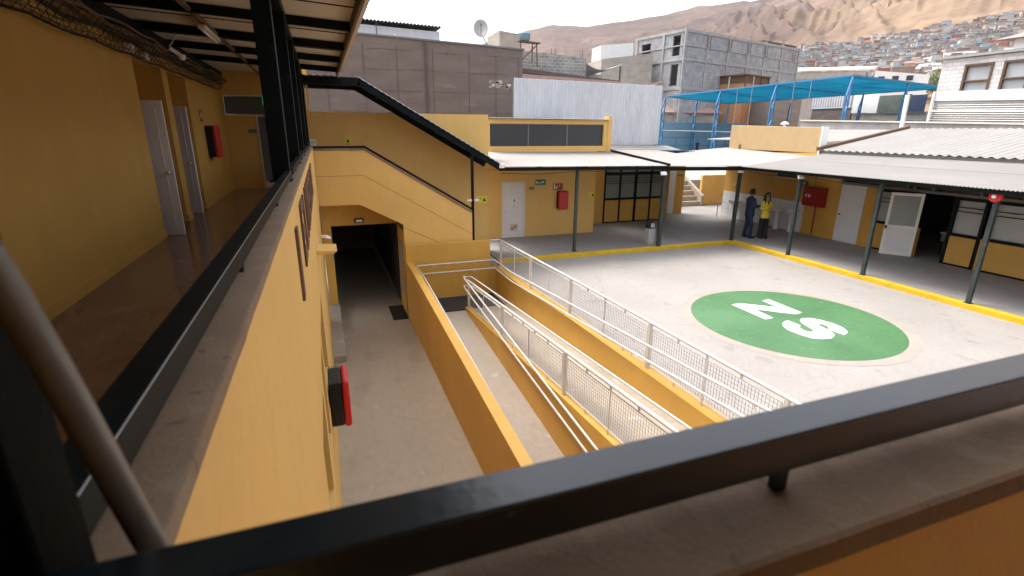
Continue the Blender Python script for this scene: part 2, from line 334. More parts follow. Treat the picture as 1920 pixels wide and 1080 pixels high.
def relief(x, y):
    az = math.degrees(math.atan2(x, y)); d = math.hypot(x, y)
    p = Vector((x*.0022+noise.noise((x*.004, y*.004, 3))*.5, y*.0022, 0)); s = 0; a = 1
    for k in range(6):
        s += a*(1-abs(noise.noise(p)))**2; p = p*2.05+Vector((7.1, 3.3, 1)); a *= .52
    # gullies that fan down the slope
    g = 1-abs(noise.noise((az*.13+d*.0012, d*.0009, 5.0)))*2.0; g2 = 1-abs(noise.noise((az*.38+d*.003, d*.0022, 9.0)))*1.7
    g3 = 1-abs(noise.noise((az*1.1-d*.004, d*.006, 2.0)))*1.6
    return (s-1.35)*60 + (g-.5)*52 + (g2-.5)*26 + (g3-.5)*12 + noise.noise((x*.02, y*.02, 4))*5 + noise.noise((x*.05, y*.05, 6))*2.5
def terr(x, y):
    d = math.hypot(x, y)
    if d < 75: return -5.6
    az = math.degrees(math.atan2(x, y))
    eb, et, er = interp(BASE, az), interp(TOWN, az), interp(RIDGE, az)
    if d < 240: e = -4.27+(eb+4.27)*smooth((d-75)/165)
    elif d < 820: e = eb+(et-eb)*((d-240)/580)
    else:
        k = (d-820)/1500; e = et+(er-et)*min(1, k)**.9
        if d > 2320: e = er-(d-2320)*.003
    z = d*math.tan(R(max(e, -6)))
    z = max(z, -5.6) if d < 240 else z
    if er > 0 and d > 760:
        f = smooth((d-760)/400)*(1-.82*smooth((d-1600)/650)); z += relief(x, y)*f*min(1, er/8)*(.5+.5*smooth((az-30)/14))
    if d > 150: z += noise.noise((x*.02, y*.02, 0))*smooth((d-150)/100)*2.5
    return z
tb = MB(); NA = 460
azs = [-180+140*i/20 for i in range(20)]+[-40+44*i/30 for i in range(30)]+[4+66*i/NA for i in range(NA)]+[70+110*i/40 for i in range(41)]
rs = [0, 40, 74, 90, 120, 160, 200]+[240+580*i/40 for i in range(40)]+[820+1500*i/190 for i in range(190)]+[2322+40*i for i in range(8)]+[2900, 3800, 4800]
na = len(azs)
for r in rs:
    for a in azs:
        x, y = max(r, .01)*math.sin(R(a)), max(r, .01)*math.cos(R(a)); tb.v.append((x, y, terr(x, y)))
for j in range(len(rs)-1):
    for i in range(na-1):
        tb.f.append((j*na+i, (j+1)*na+i, (j+1)*na+i+1, j*na+i+1)); tb.m.append(0)
def hillmat():
    m = bpy.data.materials.new('desert_hill'); m.use_nodes = True; n = m.node_tree.nodes; l = m.node_tree.links
    b = n['Principled BSDF']; b.inputs['Roughness'].default_value = .95; b.inputs['Specular IOR Level'].default_value = .1
    tc = n.new('ShaderNodeTexCoord'); geo = n.new('ShaderNodeNewGeometry')
    def nz(sc_, det=8, v=None):
        t = n.new('ShaderNodeTexNoise'); t.inputs['Scale'].default_value = sc_; t.inputs['Detail'].default_value = det; l.new(v or tc.outputs['Object'], t.inputs['Vector']); return t.outputs['Fac']
    cr = n.new('ShaderNodeValToRGB'); e = cr.color_ramp.elements
    e[0].position = .36; e[0].color = (.095, .065, .057, 1); e[1].position = .66; e[1].color = (.175, .120, .094, 1); k = e.new(.50); k.color = (.13, .090, .075, 1)
    l.new(nz(.0035), cr.inputs[0])
    # sandy tongues on the right part of the slope
    sp = n.new('ShaderNodeSeparateXYZ'); l.new(tc.outputs['Object'], sp.inputs[0])
    dv = n.new('ShaderNodeMath'); dv.operation = 'DIVIDE'; l.new(sp.outputs[0], dv.inputs[0]); l.new(sp.outputs[1], dv.inputs[1])
    ad = n.new('ShaderNodeMath'); ad.operation = 'ADD'; l.new(dv.outputs[0], ad.inputs[0]); l.new(nz(.006), ad.inputs[1])
    mr = n.new('ShaderNodeMapRange'); mr.inputs[1].default_value = 1.45; mr.inputs[2].default_value = 1.85; l.new(ad.outputs[0], mr.inputs[0])
    mx = n.new('ShaderNodeMix'); mx.data_type = 'RGBA'; l.new(mr.outputs[0], mx.inputs[0]); l.new(cr.outputs[0], mx.inputs[6]); mx.inputs[7].default_value = (.255, .178, .118, 1)
    f = nz(.03, 10); r2_ = n.new('ShaderNodeMapRange'); r2_.inputs[1].default_value = .3; r2_.inputs[2].default_value = .7; r2_.inputs[3].default_value = .78; r2_.inputs[4].default_value = 1.2; l.new(f, r2_.inputs[0])
    vm = n.new('ShaderNodeVectorMath'); vm.operation = 'SCALE'; l.new(mx.outputs[2], vm.inputs[0]); l.new(r2_.outputs[0], vm.inputs['Scale'])
    l.new(vm.outputs[0], b.inputs['Base Color'])
    bp = n.new('ShaderNodeBump'); bp.inputs['Strength'].default_value = .9; bp.inputs['Distance'].default_value = 9; l.new(nz(.022, 14), bp.inputs['Height']); l.new(bp.outputs[0], b.inputs['Normal'])
    return m
M['hill'] = hillmat()
g = build(tb, 'ground', 'hill', smooth=True, local=True); tag(g, kind='structure'); g.location = (0, 0, ZO)

# ------------------------------------------------------------------ slabs of the school
def struct(mb, name, mats, **k): return tag(build(mb, name, mats, **k), kind='structure')
struct(B(-3.2, -3, -5.59, 1.95, 26, -5.25), 'passage_floor', 'passage')
struct(B(4.853, -3, -5.59, 13.95, 14.5, -3.97), 'court_floor', 'concrete')
pw = MB().box(4.86, 14.7, -5.59, 16.4, 23.2, -3.852).box(14.15, -3, -5.58, 23, 14.698, -3.85).box(16.402, 14.7, -5.57, 23, 23.2, -3.854)
struct(pw, 'walkway_floor', 'walk')
kb = MB().box(4.86, 14.5, -4.3, 13.95, 14.698, -3.846).box(13.95, -3, -4.3, 14.148, 14.698, -3.842)
struct(kb, 'kerb', 'kerb', bevel=.012)
M['yard'] = mat('bright_yard_concrete', (.34, .32, .30), .8, .08, .3, .04)
struct(B(8, 23.9, -5.57, 75, 74, -2.62), 'yard_floor', 'yard')
# ramp: landing, sloping legs
rp = MB().box(2.15, 12.9, -5.5, 4.6, 13.98, -4.70)
rp.prism([(3.45, 12.9, -5.5), (3.45, 12.9, -4.70), (3.45, 3.6, -3.975), (3.45, -1, -3.972), (3.45, -1, -5.5)], (1.15, 0, 0))
rp.prism([(2.15, 12.9, -5.5), (2.15, 12.9, -4.70), (2.15, 5.0, -5.245), (2.15, 5.0, -5.5)], (1.15, 0, 0))
struct(rp, 'ramp_floor', 'ramp')
struct(B(1.951, -3, -5.58, 3.3, 5.0, -5.252), 'lower_floor', 'passage')

# court marking
cx, cy, cr_ = 9.42, 7.78, 2.10
mk = thing('court_marking', 'large green circle with white letters painted on the pale court', 'floor marking', (cx, cy, -3.966))
def disc(c, r, z, n=96, wob=0):
    m_ = MB(); m_.add([(c[0]+(r+wob*noise.noise((math.cos(i*.4)*2, math.sin(i*.4)*2, 0)))*math.cos(2*math.pi*i/n), c[1]+(r+wob*noise.noise((math.cos(i*.4)*2, math.sin(i*.4)*2, 0)))*math.sin(2*math.pi*i/n), z) for i in range(n)], [tuple(range(n))]); return m_
build(disc((cx, cy), cr_+.23, -3.966, wob=.05), 'worn_ring', 'ring', mk)
build(disc((cx, cy), cr_, -3.962), 'green_disc', 'green', mk)
ZG = [(8.893,9.012),(9.15,9.038),(9.802,8.493),(9.82,8.995),(10.071,9.034),(10.035,8.025),(9.787,7.993),(9.166,8.563),(9.122,7.977),(8.875,7.961)]
SG = [(9.302,7.749),(9.311,7.429),(9.185,7.35),(9.133,7.19),(9.179,7.084),(9.278,7.081),(9.362,7.209),(9.44,7.509),(9.565,7.68),(9.704,7.742),(9.903,7.709),(10.012,7.548),(10.089,7.285),(10.069,7.066),(9.986,6.895),(9.885,6.794),(9.695,6.728),(9.67,7.063),(9.769,7.129),(9.827,7.231),(9.802,7.355),(9.736,7.365),(9.69,7.278),(9.639,7.015),(9.565,6.848),(9.481,6.765),(9.289,6.684),(9.098,6.707),(8.918,6.813),(8.841,7.061),(8.832,7.333),(8.911,7.526),(9.05,7.665),(9.198,7.741)]
for G in (ZG, SG):
    g_ = MB().add([(x, y, -3.958) for x, y in G][::-1], [tuple(range(len(G)))])
    lt = build(g_, 'painted_letter', 'paintwhite', mk)
    bm = bmesh.new(); bm.from_mesh(lt.data); bmesh.ops.triangulate(bm, faces=bm.faces[:]); bm.to_mesh(lt.data); bm.free()

# ------------------------------------------------------------------ ramp walls
def slopewall(x0, x1, prof, zb, name, m_, label):
    mb = MB().prism([(x0, p[0], p[1]) for p in prof]+[(x0, prof[-1][0], zb), (x0, prof[0][0], zb)], (x1-x0, 0, 0))
    return tag(build(mb, name, m_, bevel=.01), label, 'wall')
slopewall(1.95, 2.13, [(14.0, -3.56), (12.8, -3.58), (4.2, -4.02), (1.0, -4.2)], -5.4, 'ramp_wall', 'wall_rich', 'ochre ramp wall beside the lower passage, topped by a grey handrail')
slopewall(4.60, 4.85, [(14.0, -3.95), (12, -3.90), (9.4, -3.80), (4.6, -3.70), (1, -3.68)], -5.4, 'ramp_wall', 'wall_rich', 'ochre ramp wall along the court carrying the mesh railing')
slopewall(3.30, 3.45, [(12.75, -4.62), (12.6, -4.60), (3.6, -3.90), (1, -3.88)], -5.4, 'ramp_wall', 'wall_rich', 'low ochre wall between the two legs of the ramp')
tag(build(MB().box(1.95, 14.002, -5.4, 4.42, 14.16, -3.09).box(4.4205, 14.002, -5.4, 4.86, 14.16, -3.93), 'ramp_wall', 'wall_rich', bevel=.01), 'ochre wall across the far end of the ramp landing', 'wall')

# railing
def rail_line(pts, r=.021): return MB().tube(pts, r, 10)
def zr(y): return -3.10+(14.0-y)*.0235 if y > 9.3 else -2.99+(9.3-y)*.018     # court rail top
def zw(y): return interp([(4.6, -3.70), (9.4, -3.80), (12, -3.90), (14, -3.95)], y)
rl = thing('court_railing', 'light grey mesh railing on the court side of the ramp', 'railing', (4.72, 8, -3.8))
ys = [13.95, 9.28, 6.40, 3.75, 1.2]
build(rail_line([(4.42, 13.98, -3.09), (4.68, 13.98, -3.09), (4.72, 13.85, zr(13.85))]+[(4.72, y, zr(y)) for y in ys[1:]], .026), 'top_rail', 'rail', rl, smooth=True)
def post(mb, x, y, z0, z1, w=.05): return mb.box(x-w/2, y-w/2, z0, x+w/2, y+w/2, z1)
for y in [13.9, 11.55]+ys[1:]:
    build(post(MB(), 4.72, y, zw(y)-.02, zr(y)-.02, .055), 'post', 'rail', rl)
def panel(x, ya, yb, zlo, zhi, parent, sp=.055, wd=.0036):
    """framed wire panel between two posts, leaning with the slope"""
    fr = MB(); a, b = (x, ya, 0), (x, yb, 0)
    def Z(y, f): return f(y)
    lo = lambda y: zlo(y)+.07; hi = lambda y: zhi(y)-.085
    fr.bar((x, ya, lo(ya)), (x, yb, lo(yb)), .014, .014).bar((x, ya, hi(ya)), (x, yb, hi(yb)), .014, .014)
    fr.bar((x, ya, lo(ya)), (x, ya, hi(ya)), .016).bar((x, yb, lo(yb)), (x, yb, hi(yb)), .016)
    ym = (ya+yb)/2; fr.bar((x, ym, lo(ym)), (x, ym, hi(ym)), .016)
    nb = max(2, int(abs(ya-yb)/.55))
    for i in range(1, nb):
        y = ya+(yb-ya)*i/nb; fr.bar((x, y, hi(y)), (x, y, zhi(y)-.01), .022, .03); fr.bar((x, y, zlo(y)), (x, y, lo(y)), .02, .02)
    f = build(fr, 'mesh_panel', 'rail', parent)
    wm = MB(); n = int(abs(ya-yb)/sp)
    for i in range(1, n):
        y = ya+(yb-ya)*i/n; wm.box(x-wd/2, y-wd/2, lo(y), x+wd/2, y+wd/2, hi(y))
    k = int((hi(ya)-lo(ya))/sp)
    for i in range(1, k):
        t = i/k; wm.bar((x+.003, ya, lo(ya)+(hi(ya)-lo(ya))*t), (x+.003, yb, lo(yb)+(hi(yb)-lo(yb))*t), wd, wd)
    build(wm, 'wire_mesh', 'wire', f)
yy = [13.9, 11.55]+ys[1:]
for a, b in zip(yy, yy[1:]): panel(4.72, a-.07, b+.07, zw, zr, rl)
def zh(y): return -3.66+max(0, 12.4-y)*.073          # upper handrail, right leg
for off in (0, -.25):
    build(rail_line([(2.25, 13.87, -3.66+off), (4.46, 13.87, -3.66+off), (4.51, 13.80, -3.66+off), (4.51, 12.4, -3.66+off), (4.51, 1.2, zh(1.2)+off)]), 'handrail', 'rail', rl, smooth=True)
for y in (11.3, 9.1, 6.55, 4.0):
    for off in (0, -.25): build(MB().tube([(4.51, y, zh(y)+off-.015), (4.51, y, zh(y)+off-.07), (4.72 if zh(y)+off > zw(y) else 4.6, y, zh(y)+off-.07)], .007, 6), 'bracket', 'rail', rl)
for x in (2.7, 3.9):
    for off in (0, -.25): build(MB().tube([(x, 13.87, -3.67+off), (x, 13.87, -3.74+off), (x, 14.0, -3.74+off)], .007, 6), 'bracket', 'rail', rl)
# left-wall handrail
def zl(y): return -3.66-max(0, 12.6-y)*.0715
hl = thing('wall_handrail', 'double grey handrail along the passage side wall of the ramp', 'handrail', (2.22, 9, -4))
for off in (0, -.25):
    build(rail_line([(2.4, 13.87, -3.66+off-.0), (2.26, 13.87, -3.66+off), (2.2, 13.80, -3.66+off), (2.2, 12.6, -3.66+off), (2.2, 3, zl(3)+off)]), 'rail', 'rail', hl, smooth=True)
for y in (13, 11, 9, 7, 5): build(MB().tube([(2.2, y, zl(y)-.015), (2.2, y, zl(y)-.07), (2.13, y, zl(y)-.07)], .007, 6), 'bracket', 'rail', hl)
# centre railing
cr = thing('centre_railing', 'light grey mesh railing with paired handrails between the two ramp legs', 'railing', (3.38, 8, -4.4))
def zc(y): return -3.86+(12.65-y)*.0815
def zk(y): return interp([(3.6, -3.90), (12.6, -4.60)], y)
cy_ = [12.62, 9.85, 6.72, 3.9, 1.6]
build(rail_line([(3.37, 12.75, zc(12.7)), (3.37, 1.6, zc(1.6))], .028), 'top_rail', 'rail', cr, smooth=True)
for y in cy_: build(post(MB(), 3.37, y, zk(y)-.02, zc(y)-.02, .06), 'post', 'rail', cr)
for a, b in zip(cy_, cy_[1:]): panel(3.37, a-.08, b+.08, zk, zc, cr)
for off in (0, -.25):
    za = lambda y: zl(y)-.09+off
    zb_ = lambda y: -3.74+(12.6-y)*.078+off
    build(rail_line([(3.37, 12.80, -3.80+off), (3.27, 12.72, za(12.7)+.0), (3.235, 12.5, za(12.5)), (3.235, 2.5, za(2.5))]), 'handrail', 'rail', cr, smooth=True)
    build(rail_line([(3.37, 12.80, -3.80+off), (3.47, 12.70, zb_(12.7)-.02), (3.50, 12.4, zb_(12.4)-.04), (3.50, 1.6, zb_(1.6)-.04)], .016), 'handrail', 'rail', cr, smooth=True)
for y in (11.2, 9.7, 8, 6.6, 5.2):
    for off in (0, -.25):
        build(MB().tube([(3.235, y, zl(y)-.10+off), (3.235, y, zl(y)-.15+off), (3.37, y, zl(y)-.15+off)], .007, 6), 'bracket', 'rail', cr)
# mats, bench ledge
tag(build(B(2.35, 12.72, -4.696, 4.45, 13.9, -4.684), 'floor_mat', 'rubber'), 'dark rubber mat covering the ramp landing', 'mat')
tag(build(B(1.50, 14.0, -5.246, 1.93, 15.25, -5.232), 'floor_mat', 'rubber'), 'black rubber mat at the mouth of the dark passage', 'mat')
tag(build(B(-.2, 11.6, -5.25, .10, 15.49, -5.08), 'concrete_ledge', 'ramp', bevel=.01), 'low grey concrete step against the foot of the gallery wall', 'step')

# ------------------------------------------------------------------ left wing: gallery
GX = -0.19
gw = MB().wall((GX, -1.6), (0, 1), (-1, 0), 15.65, -5.25, -.43, .095, [(5.05, 5.98, -3.28, -2.22), (6.22, 6.85, -3.2, -2.12), (7.1, 8.6, -3.2, -2.12)])
t = tag(build(gw, 'gallery_wall', 'wall'), 'tall sunlit ochre wall below the gallery, dropping to the passage', 'wall')
wn = thing('passage_window', 'row of narrow recessed windows low in the tall ochre wall', 'window', (GX-.1, 4, -3.2))
for a, b, z0, z1 in ((3.45, 4.38, -3.28, -2.22), (4.62, 5.25, -3.2, -2.12), (5.5, 7.0, -3.2, -2.12)):
    build(B(GX-.09, a, z0, GX-.07, b, z1), 'pane', 'glassdark', wn)
# raw mortar capping (slightly wavy outer edge)
cp = MB(); ny = 260; vs = []
for i in range(ny+1):
    y = .36+(14.04-.36)*(i/ny)**1.8; e = .006*noise.noise((y*5, 0, 1))+.004*noise.noise((y*21, 0, 2))
    vs += [(GX-.095, y, -.432), (GX+.001+e*.3, y, -.428), (GX-.001+e*.6, y, -.404), (GX-.006+e*.5, y, -.400), (GX-.095, y, -.398)]
fs = []
for i in range(ny):
    for k in range(5): a = i*5+k; b = i*5+(k+1) % 5; fs.append((a, b, b+5, a+5))
fs += [(4,3,2,1,0), tuple(ny*5+k for k in range(5))]
cp.add(vs, fs); build(cp, 'capping', 'sill', t, smooth=True)
# inner face of parapet + gallery slab
build(B(GX-.0955, .50, -1.649, GX-.105, 14.05, -.41), 'inner_render', 'trim_and_shade', t)
struct(MB().box(-3.6, -2.6, -1.9, GX-.096, 15.7, -1.65).box(GX-.2, -2.6, -1.9, 6, .25, -1.651).box(-3.6, 15.701, -1.9, -.4, 19.5, -1.652), 'gallery_floor', 'floor')
# lettering on the outer wall: tall dark strokes seen almost edge on
lt = thing('wall_lettering', 'row of tall dark bronze letters fixed high on the ochre gallery wall', 'lettering', (GX, 5, -1.0))
def stroke(a, b, w_=.09): 
    return MB().bar((GX+.008, a[0], a[1]), (GX+.008, b[0], b[1]), .016, w_, upv=(0, 1, 0) if abs(a[0]-b[0]) < abs(a[1]-b[1]) else (0, 0, 1))
build(stroke((3.24, -.56), (3.24, -1.0), .13), 'letter', 'letter', lt)
y0 = 3.95
for k, form in enumerate(['E', 'L', 'I', 'N', 'E', 'A', 'I', 'L', 'N', 'E']):
    zt, zb, ww = -.52, -.98, .38; L_ = MB()
    def st(a, b, q=.085):
        L_.prism([(GX+.002, y0+a[0]*ww, zb+a[1]*(zt-zb)), (GX+.002, y0+b[0]*ww, zb+b[1]*(zt-zb)), (GX+.002, y0+b[0]*ww+(q if abs(a[1]-b[1]) > .4 else 0), zb+b[1]*(zt-zb)-(0 if abs(a[1]-b[1]) > .4 else q)), (GX+.002, y0+a[0]*ww+(q if abs(a[1]-b[1]) > .4 else 0), zb+a[1]*(zt-zb)-(0 if abs(a[1]-b[1]) > .4 else q))], (.014, 0, 0))
    st((0, 0), (0, 1))
    if form == 'E': st((.3, 1), (1, 1)); st((.3, .58), (.9, .58)); st((.3, .2), (1, .2))
    if form == 'L': st((.3, .2), (1, .2))
    if form == 'N': st((.25, 1), (.75, 0)); st((.8, 0), (.8, 1))
    if form == 'A': st((.25, 1), (.75, 1)); st((.8, 0), (.8, 1))
    build(L_, 'letter', 'letter', lt); y0 += (.16 if form == 'I' else .38)+.19
# small hood and flood lamp on the wall
tag(build(MB().prism([(GX, 7.3, -1.66), (.03, 7.3, -1.66), (.08, 7.3, -1.62), (GX, 7.3, -1.60)], (0, .5, 0)), 'wall_hood', 'wall', bevel=.006), 'small ochre hood jutting from the gallery wall above the passage', 'ledge')
fl = thing('flood_lamp', 'small white floodlight bracketed to the gallery wall near the stairs', 'lamp', (GX, 10.6, -2.0))
build(MB().bar((GX, 10.6, -2.05), (GX+.09, 10.6, -2.02), .03), 'bracket', 'white', fl); build(MB().bar((GX+.08, 10.52, -2.02), (GX+.16, 10.75, -2.1), .10, .06), 'lamp_head', 'white', fl, bevel=.006)

# steel rails and posts on the parapet
def hrail(p0, p1, name, label):
    t_ = thing(name, label, 'railing', ((p0[0]+p1[0])/2, (p0[1]+p1[1])/2, -.4))
    return t_
RX = -.2545
t1 = hrail((RX, .39), (RX, 14), 'gallery_railing', 'dark steel tube rail on the parapet running away down the left gallery')
build(B(RX-.024, .40, -.358, RX+.024, 4.42, -.310), 'rail', 'black', t1, bevel=.003)
for a, b in ((4.62, 6.72), (6.92, 8.7), (8.9, 11.2), (11.4, 13.9)): build(B(RX-.024, a, -.358, RX+.024, b, -.310), 'rail', 'black', t1, bevel=.003)
build(MB().tube([(RX+.0232, .48, -.3108), (RX+.0232, 1.2, -.3106), (RX+.0232, 2.5, -.3108), (RX+.0232, 4.40, -.3106)], .0011, 6), 'worn_edge_glint', 'steel', t1)  # bright strip stands in for the glint along the rail's worn edge
for y in (1.6, 3.0, 5.5, 7.6, 10): build(B(RX-.01, y, -.40, RX+.01, y+.03, -.357), 'stub', 'blackgloss', t1)
t2 = hrail((-.2, .365), (6, .365), 'near_railing', 'dark steel tube rail crossing close in front of the camera')
build(B(-.30, .3413, -.358, 6.0, .3900, -.310), 'rail', 'blackgloss', t2, bevel=.003, seg=3)
for x in (.458, 1.7, 3.0): build(B(x, .358, -.402, x+.016, .370, -.357), 'stub', 'blackgloss', t2)
# near parapet under the rail
nw = MB().box(-.378, .285, -1.648, 6, .488, -.43)
np_ = tag(build(nw, 'near_parapet', 'wall', bevel=0), 'ochre parapet directly below the near rail at the bottom edge', 'wall')
cap = MB(); n = 200; vs = []
for i in range(n+1):
    x = -.376+6.376*(i/n)**1.6; e = .004*noise.noise((x*14, 7, 1))+.003*noise.noise((x*45, 7, 2))
    vs += [(x, .2835+e*.15, -.432), (x, .284+e*.15, -.404), (x, .289+e*.15, -.3995), (x, .486, -.4005), (x, .490+e*.3, -.404), (x, .489+e*.3, -.432)]
fs = []
for i in range(n):
    for k in range(6): a = i*6+k; b = i*6+(k+1) % 6; fs.append((a, a+6, b+6, b))
fs += [(0,1,2,3,4,5), tuple(n*6+k for k in (5,4,3,2,1,0))]
build(cap.add(vs, fs), 'capping', 'sill', np_, smooth=True)
gp = []
for i, (y, lb) in enumerate([(4.45, 'nearest and widest of the dark steel gallery posts'), (6.75, 'second dark steel gallery post standing on the parapet'), (8.75, 'third dark steel gallery post standing on the parapet'), (11.25, 'fourth dark steel gallery post, slim behind the others'), (13.85, 'last dark steel gallery post where the stairs begin')]):
    t_ = thing('gallery_post', lb, 'post', (-.31, y, -.40), 'steel posts along the gallery parapet')
    build(B(-.375, y, -.395, -.245, y+.13, 1.24), 'shaft', 'black', t_, bevel=.006)
    build(MB().box(-.40, y-.02, -.403, -.235, y+.15, -.39), 'base_plate', 'black', t_)
# corner post + leaning conduit right by the camera
t_ = thing('corner_post', 'thick dark steel post at the gallery corner, cut by the left edge', 'post', (-.25, .45, -.4), 'steel posts along the gallery parapet')
build(B(-.33, .400, -.395, -.2262, .475, 1.24), 'shaft', 'deepblack', t_, bevel=.004); build(B(-.345, .3905, -.399, -.215, .49, -.393), 'base_plate', 'deepblack', t_)
tag(build(MB().tube([(-.172, .462, -.40), (-.1769, .45, -.3438), (-.1825, .425, -.2405), (-.186, .40, -.1522), (-.190, .385, -.095), (-.196, .378, -.055), (-.206, .375, -.015), (-.225, .372, .05), (-.26, .37, .16), (-.28, .37, .35), (-.28, .37, 1.35)], [.0118, .0118, .0115, .0110, .0104, .0098]+[.0095]*5, 20), 'conduit_pipe', 'pipe', smooth=True), 'greyish bent conduit pipe rising past the corner post at lower left', 'pipe')

# corridor wall with the door recesses
CX = -2.43
cw = MB().wall((CX, -2.6), (0, 1), (-1, 0), 19.25, -1.65, 1.5, .14, [(11.92, 13.42, -1.65, .97), (13.78, 15.12, -1.65, .95)])
cwt = tag(build(cw, 'corridor_wall', 'trim_and_shade'), 'long ochre corridor wall in shade on the left', 'wall')  # darker ochre puts the corridor's shade into the wall colour
for a, b in ((-2.6, 9.32), (10.82, 11.18), (12.52, 16.6)): build(B(CX-.0, a, -1.65, CX+.018, b, -1.53), 'skirting', 'trim_and_shade', cwt)
# rooms behind the recesses
rr = MB()
for a, b in ((9.32, 10.82), (11.18, 12.52)):
    rr.box(CX-1.5, a-.1, -1.65, CX-1.45, b+.1, 1.2).box(CX-1.45, a-.08, -1.649, CX-.14, a, 1.2).box(CX-1.45, b, -1.649, CX-.14, b+.08, 1.2).box(CX-1.5, a-.1, .96, CX-.14, b+.1, 1.02)
build(rr, 'recess_lining', 'wall_rich', cwt)
def paneldoor(name, label, hinge, ang, w_=.8, h=2.04, m_='whitedoor', z=-1.65, knob=True, group=None, panels=((.12,.95),(1.08,1.92)), wall_right=False):
    d = thing(name, label, 'door', (hinge[0], hinge[1], z), group)
    lf = MB().box(0, -.02, 0, w_, .02, h)
    pl = build(lf, 'leaf', m_, d, bevel=.004, local=True)
    for a, b in panels:
        for s_ in (-1, 1):
            fr = MB(); q = .022*s_
            x0, x1 = .1, w_-.1
            for (u0, v0, u1, v1) in ((x0, a, x1, a+.025), (x0, b-.025, x1, b), (x0, a+.025, x0+.025, b-.025), (x1-.025, a+.025, x1, b-.025)):
                fr.box(u0, q-.006, v0, u1, q+.006, v1)
            build(fr, 'panel_moulding', m_, d, local=True)
    if knob:
        for s_ in (-1, 1):
            build(MB().lathe((w_-.07, .02*s_, .98), [(.012, 0), (.012, .03*s_), (.03, .035*s_), (.033, .055*s_), (.02, .07*s_), (.002, .072*s_)], 12, axis='y'), 'knob', 'steel', d, local=True, smooth=True)
    d.rotation_euler.z = ang; return d
paneldoor('corridor_door', 'white panelled door with a steel knob standing ajar in the nearer corridor recess', (-3.02, 9.50), R(-3), .83)
paneldoor('corridor_door', 'white edge-on door standing open in the farther corridor recess', (-3.10, 12.12), R(-17), .76, m_='whitedoor')
# end wall of corridor
ew = MB().wall((-2.43, 16.6), (1, 0), (0, 1), 2.25, -1.65, 1.6, .15, [(.83, 1.62, -1.65, .32), (.03, 1.9, .37, .85)])
ewt = tag(build(ew, 'corridor_end_wall', 'trim_and_shade'), 'dim ochre end wall of the corridor with a doorway', 'wall')
build(B(-2.38, 16.68, .38, -.55, 16.70, .84), 'transom_window', glassmat('dusty_transom_glass', (.085, .095, .10), .35), ewt)
fr = MB().box(-2.40, 16.57, .34, -.5, 16.598, .37).box(-2.40, 16.57, .85, -.5, 16.598, .88).box(-1.63, 16.57, -1.65, -1.60, 16.598, .335)
build(fr, 'frame', 'soffit', ewt)
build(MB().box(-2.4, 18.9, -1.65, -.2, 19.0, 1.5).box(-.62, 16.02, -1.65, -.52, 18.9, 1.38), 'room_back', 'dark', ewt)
tag(build(B(-1.86, 16.56, -.12, -1.66, 16.595, -.02), 'door_plaque', 'grey'), 'small grey plaque beside the end doorway of the corridor', 'sign')
ex = thing('exit_sign', 'green lit exit sign hung over the corridor end door', 'sign', (-1.25, 16.5, .72))
build(B(-1.40, 16.48, .62, -1.08, 16.52, .86), 'lit_panel', 'exitlit', ex); build(B(-1.27, 16.49, .861, -1.25, 16.51, 1.2), 'hanger', 'white', ex)
# gallery roof: L-shaped sheet, purlins, fascia
def zroof(x): return 1.42-.05*(x+2.43)
gr = thing('gallery_roof', 'cream corrugated gallery roof on dark purlins overhead at left', 'roof', (-1, 8, 1.3))
sh = MB().corr((-3.6, -3.2, zroof(-3.6)+.11), (0, 17.5, 0), (4.27, 0, zroof(.67)-zroof(-3.6)), .18, .012, seg=4, nv=3, th=.008)
sh.corr((.68, -3.2, zroof(.68)+.11), (6.4, 0, 0), (0, 2.9, 0), .18, .012, seg=4, nv=1, th=.008)  # near wing, out of view, added to shade the foreground
sh.corr((-3.6, 14.31, zroof(-3.6)+.11), (0, 5.4, 0), (3.0, 0, -.15), .18, .012, seg=4, nv=1, th=.008)
build(sh, 'roof_sheet', 'soffit', gr)
for y in [-.8, .25, 2.3, 4.15, 6.0, 7.85, 9.7, 11.5, 13.35]: build(B(-2.6, y, 1.25, .50, y+.05, 1.27) if 0 else MB().bar((-2.7, y, zroof(-2.7)+.035), (.52, y, zroof(.52)+.035), .06, .11), 'purlin', 'black', gr)
for y in [1.2, 3.2, 5.05, 6.9, 8.75, 10.6, 12.4]: build(MB().bar((-2.7, y, zroof(-2.7)+.088), (.55, y, zroof(.55)+.088), .012, .012), 'sheet_lap', 'black', gr)
build(MB().bar((.54, -.3, zroof(.54)+.03), (.54, 14.25, zroof(.54)+.03), .035, .15), 'fascia', 'wood', gr)
build(MB().bar((-.31, .2, 1.30), (-.31, 14.2, 1.30), .11, .13), 'edge_beam', 'black', gr)
build(MB().bar((-1.35, .2, 1.385), (-1.35, 16.4, 1.385), .05, .05), 'tie_bar', 'wood', gr)
build(MB().bar((-2.36, -2, 1.36), (-2.36, 16.5, 1.36), .10, .16), 'wall_beam', 'black', gr)
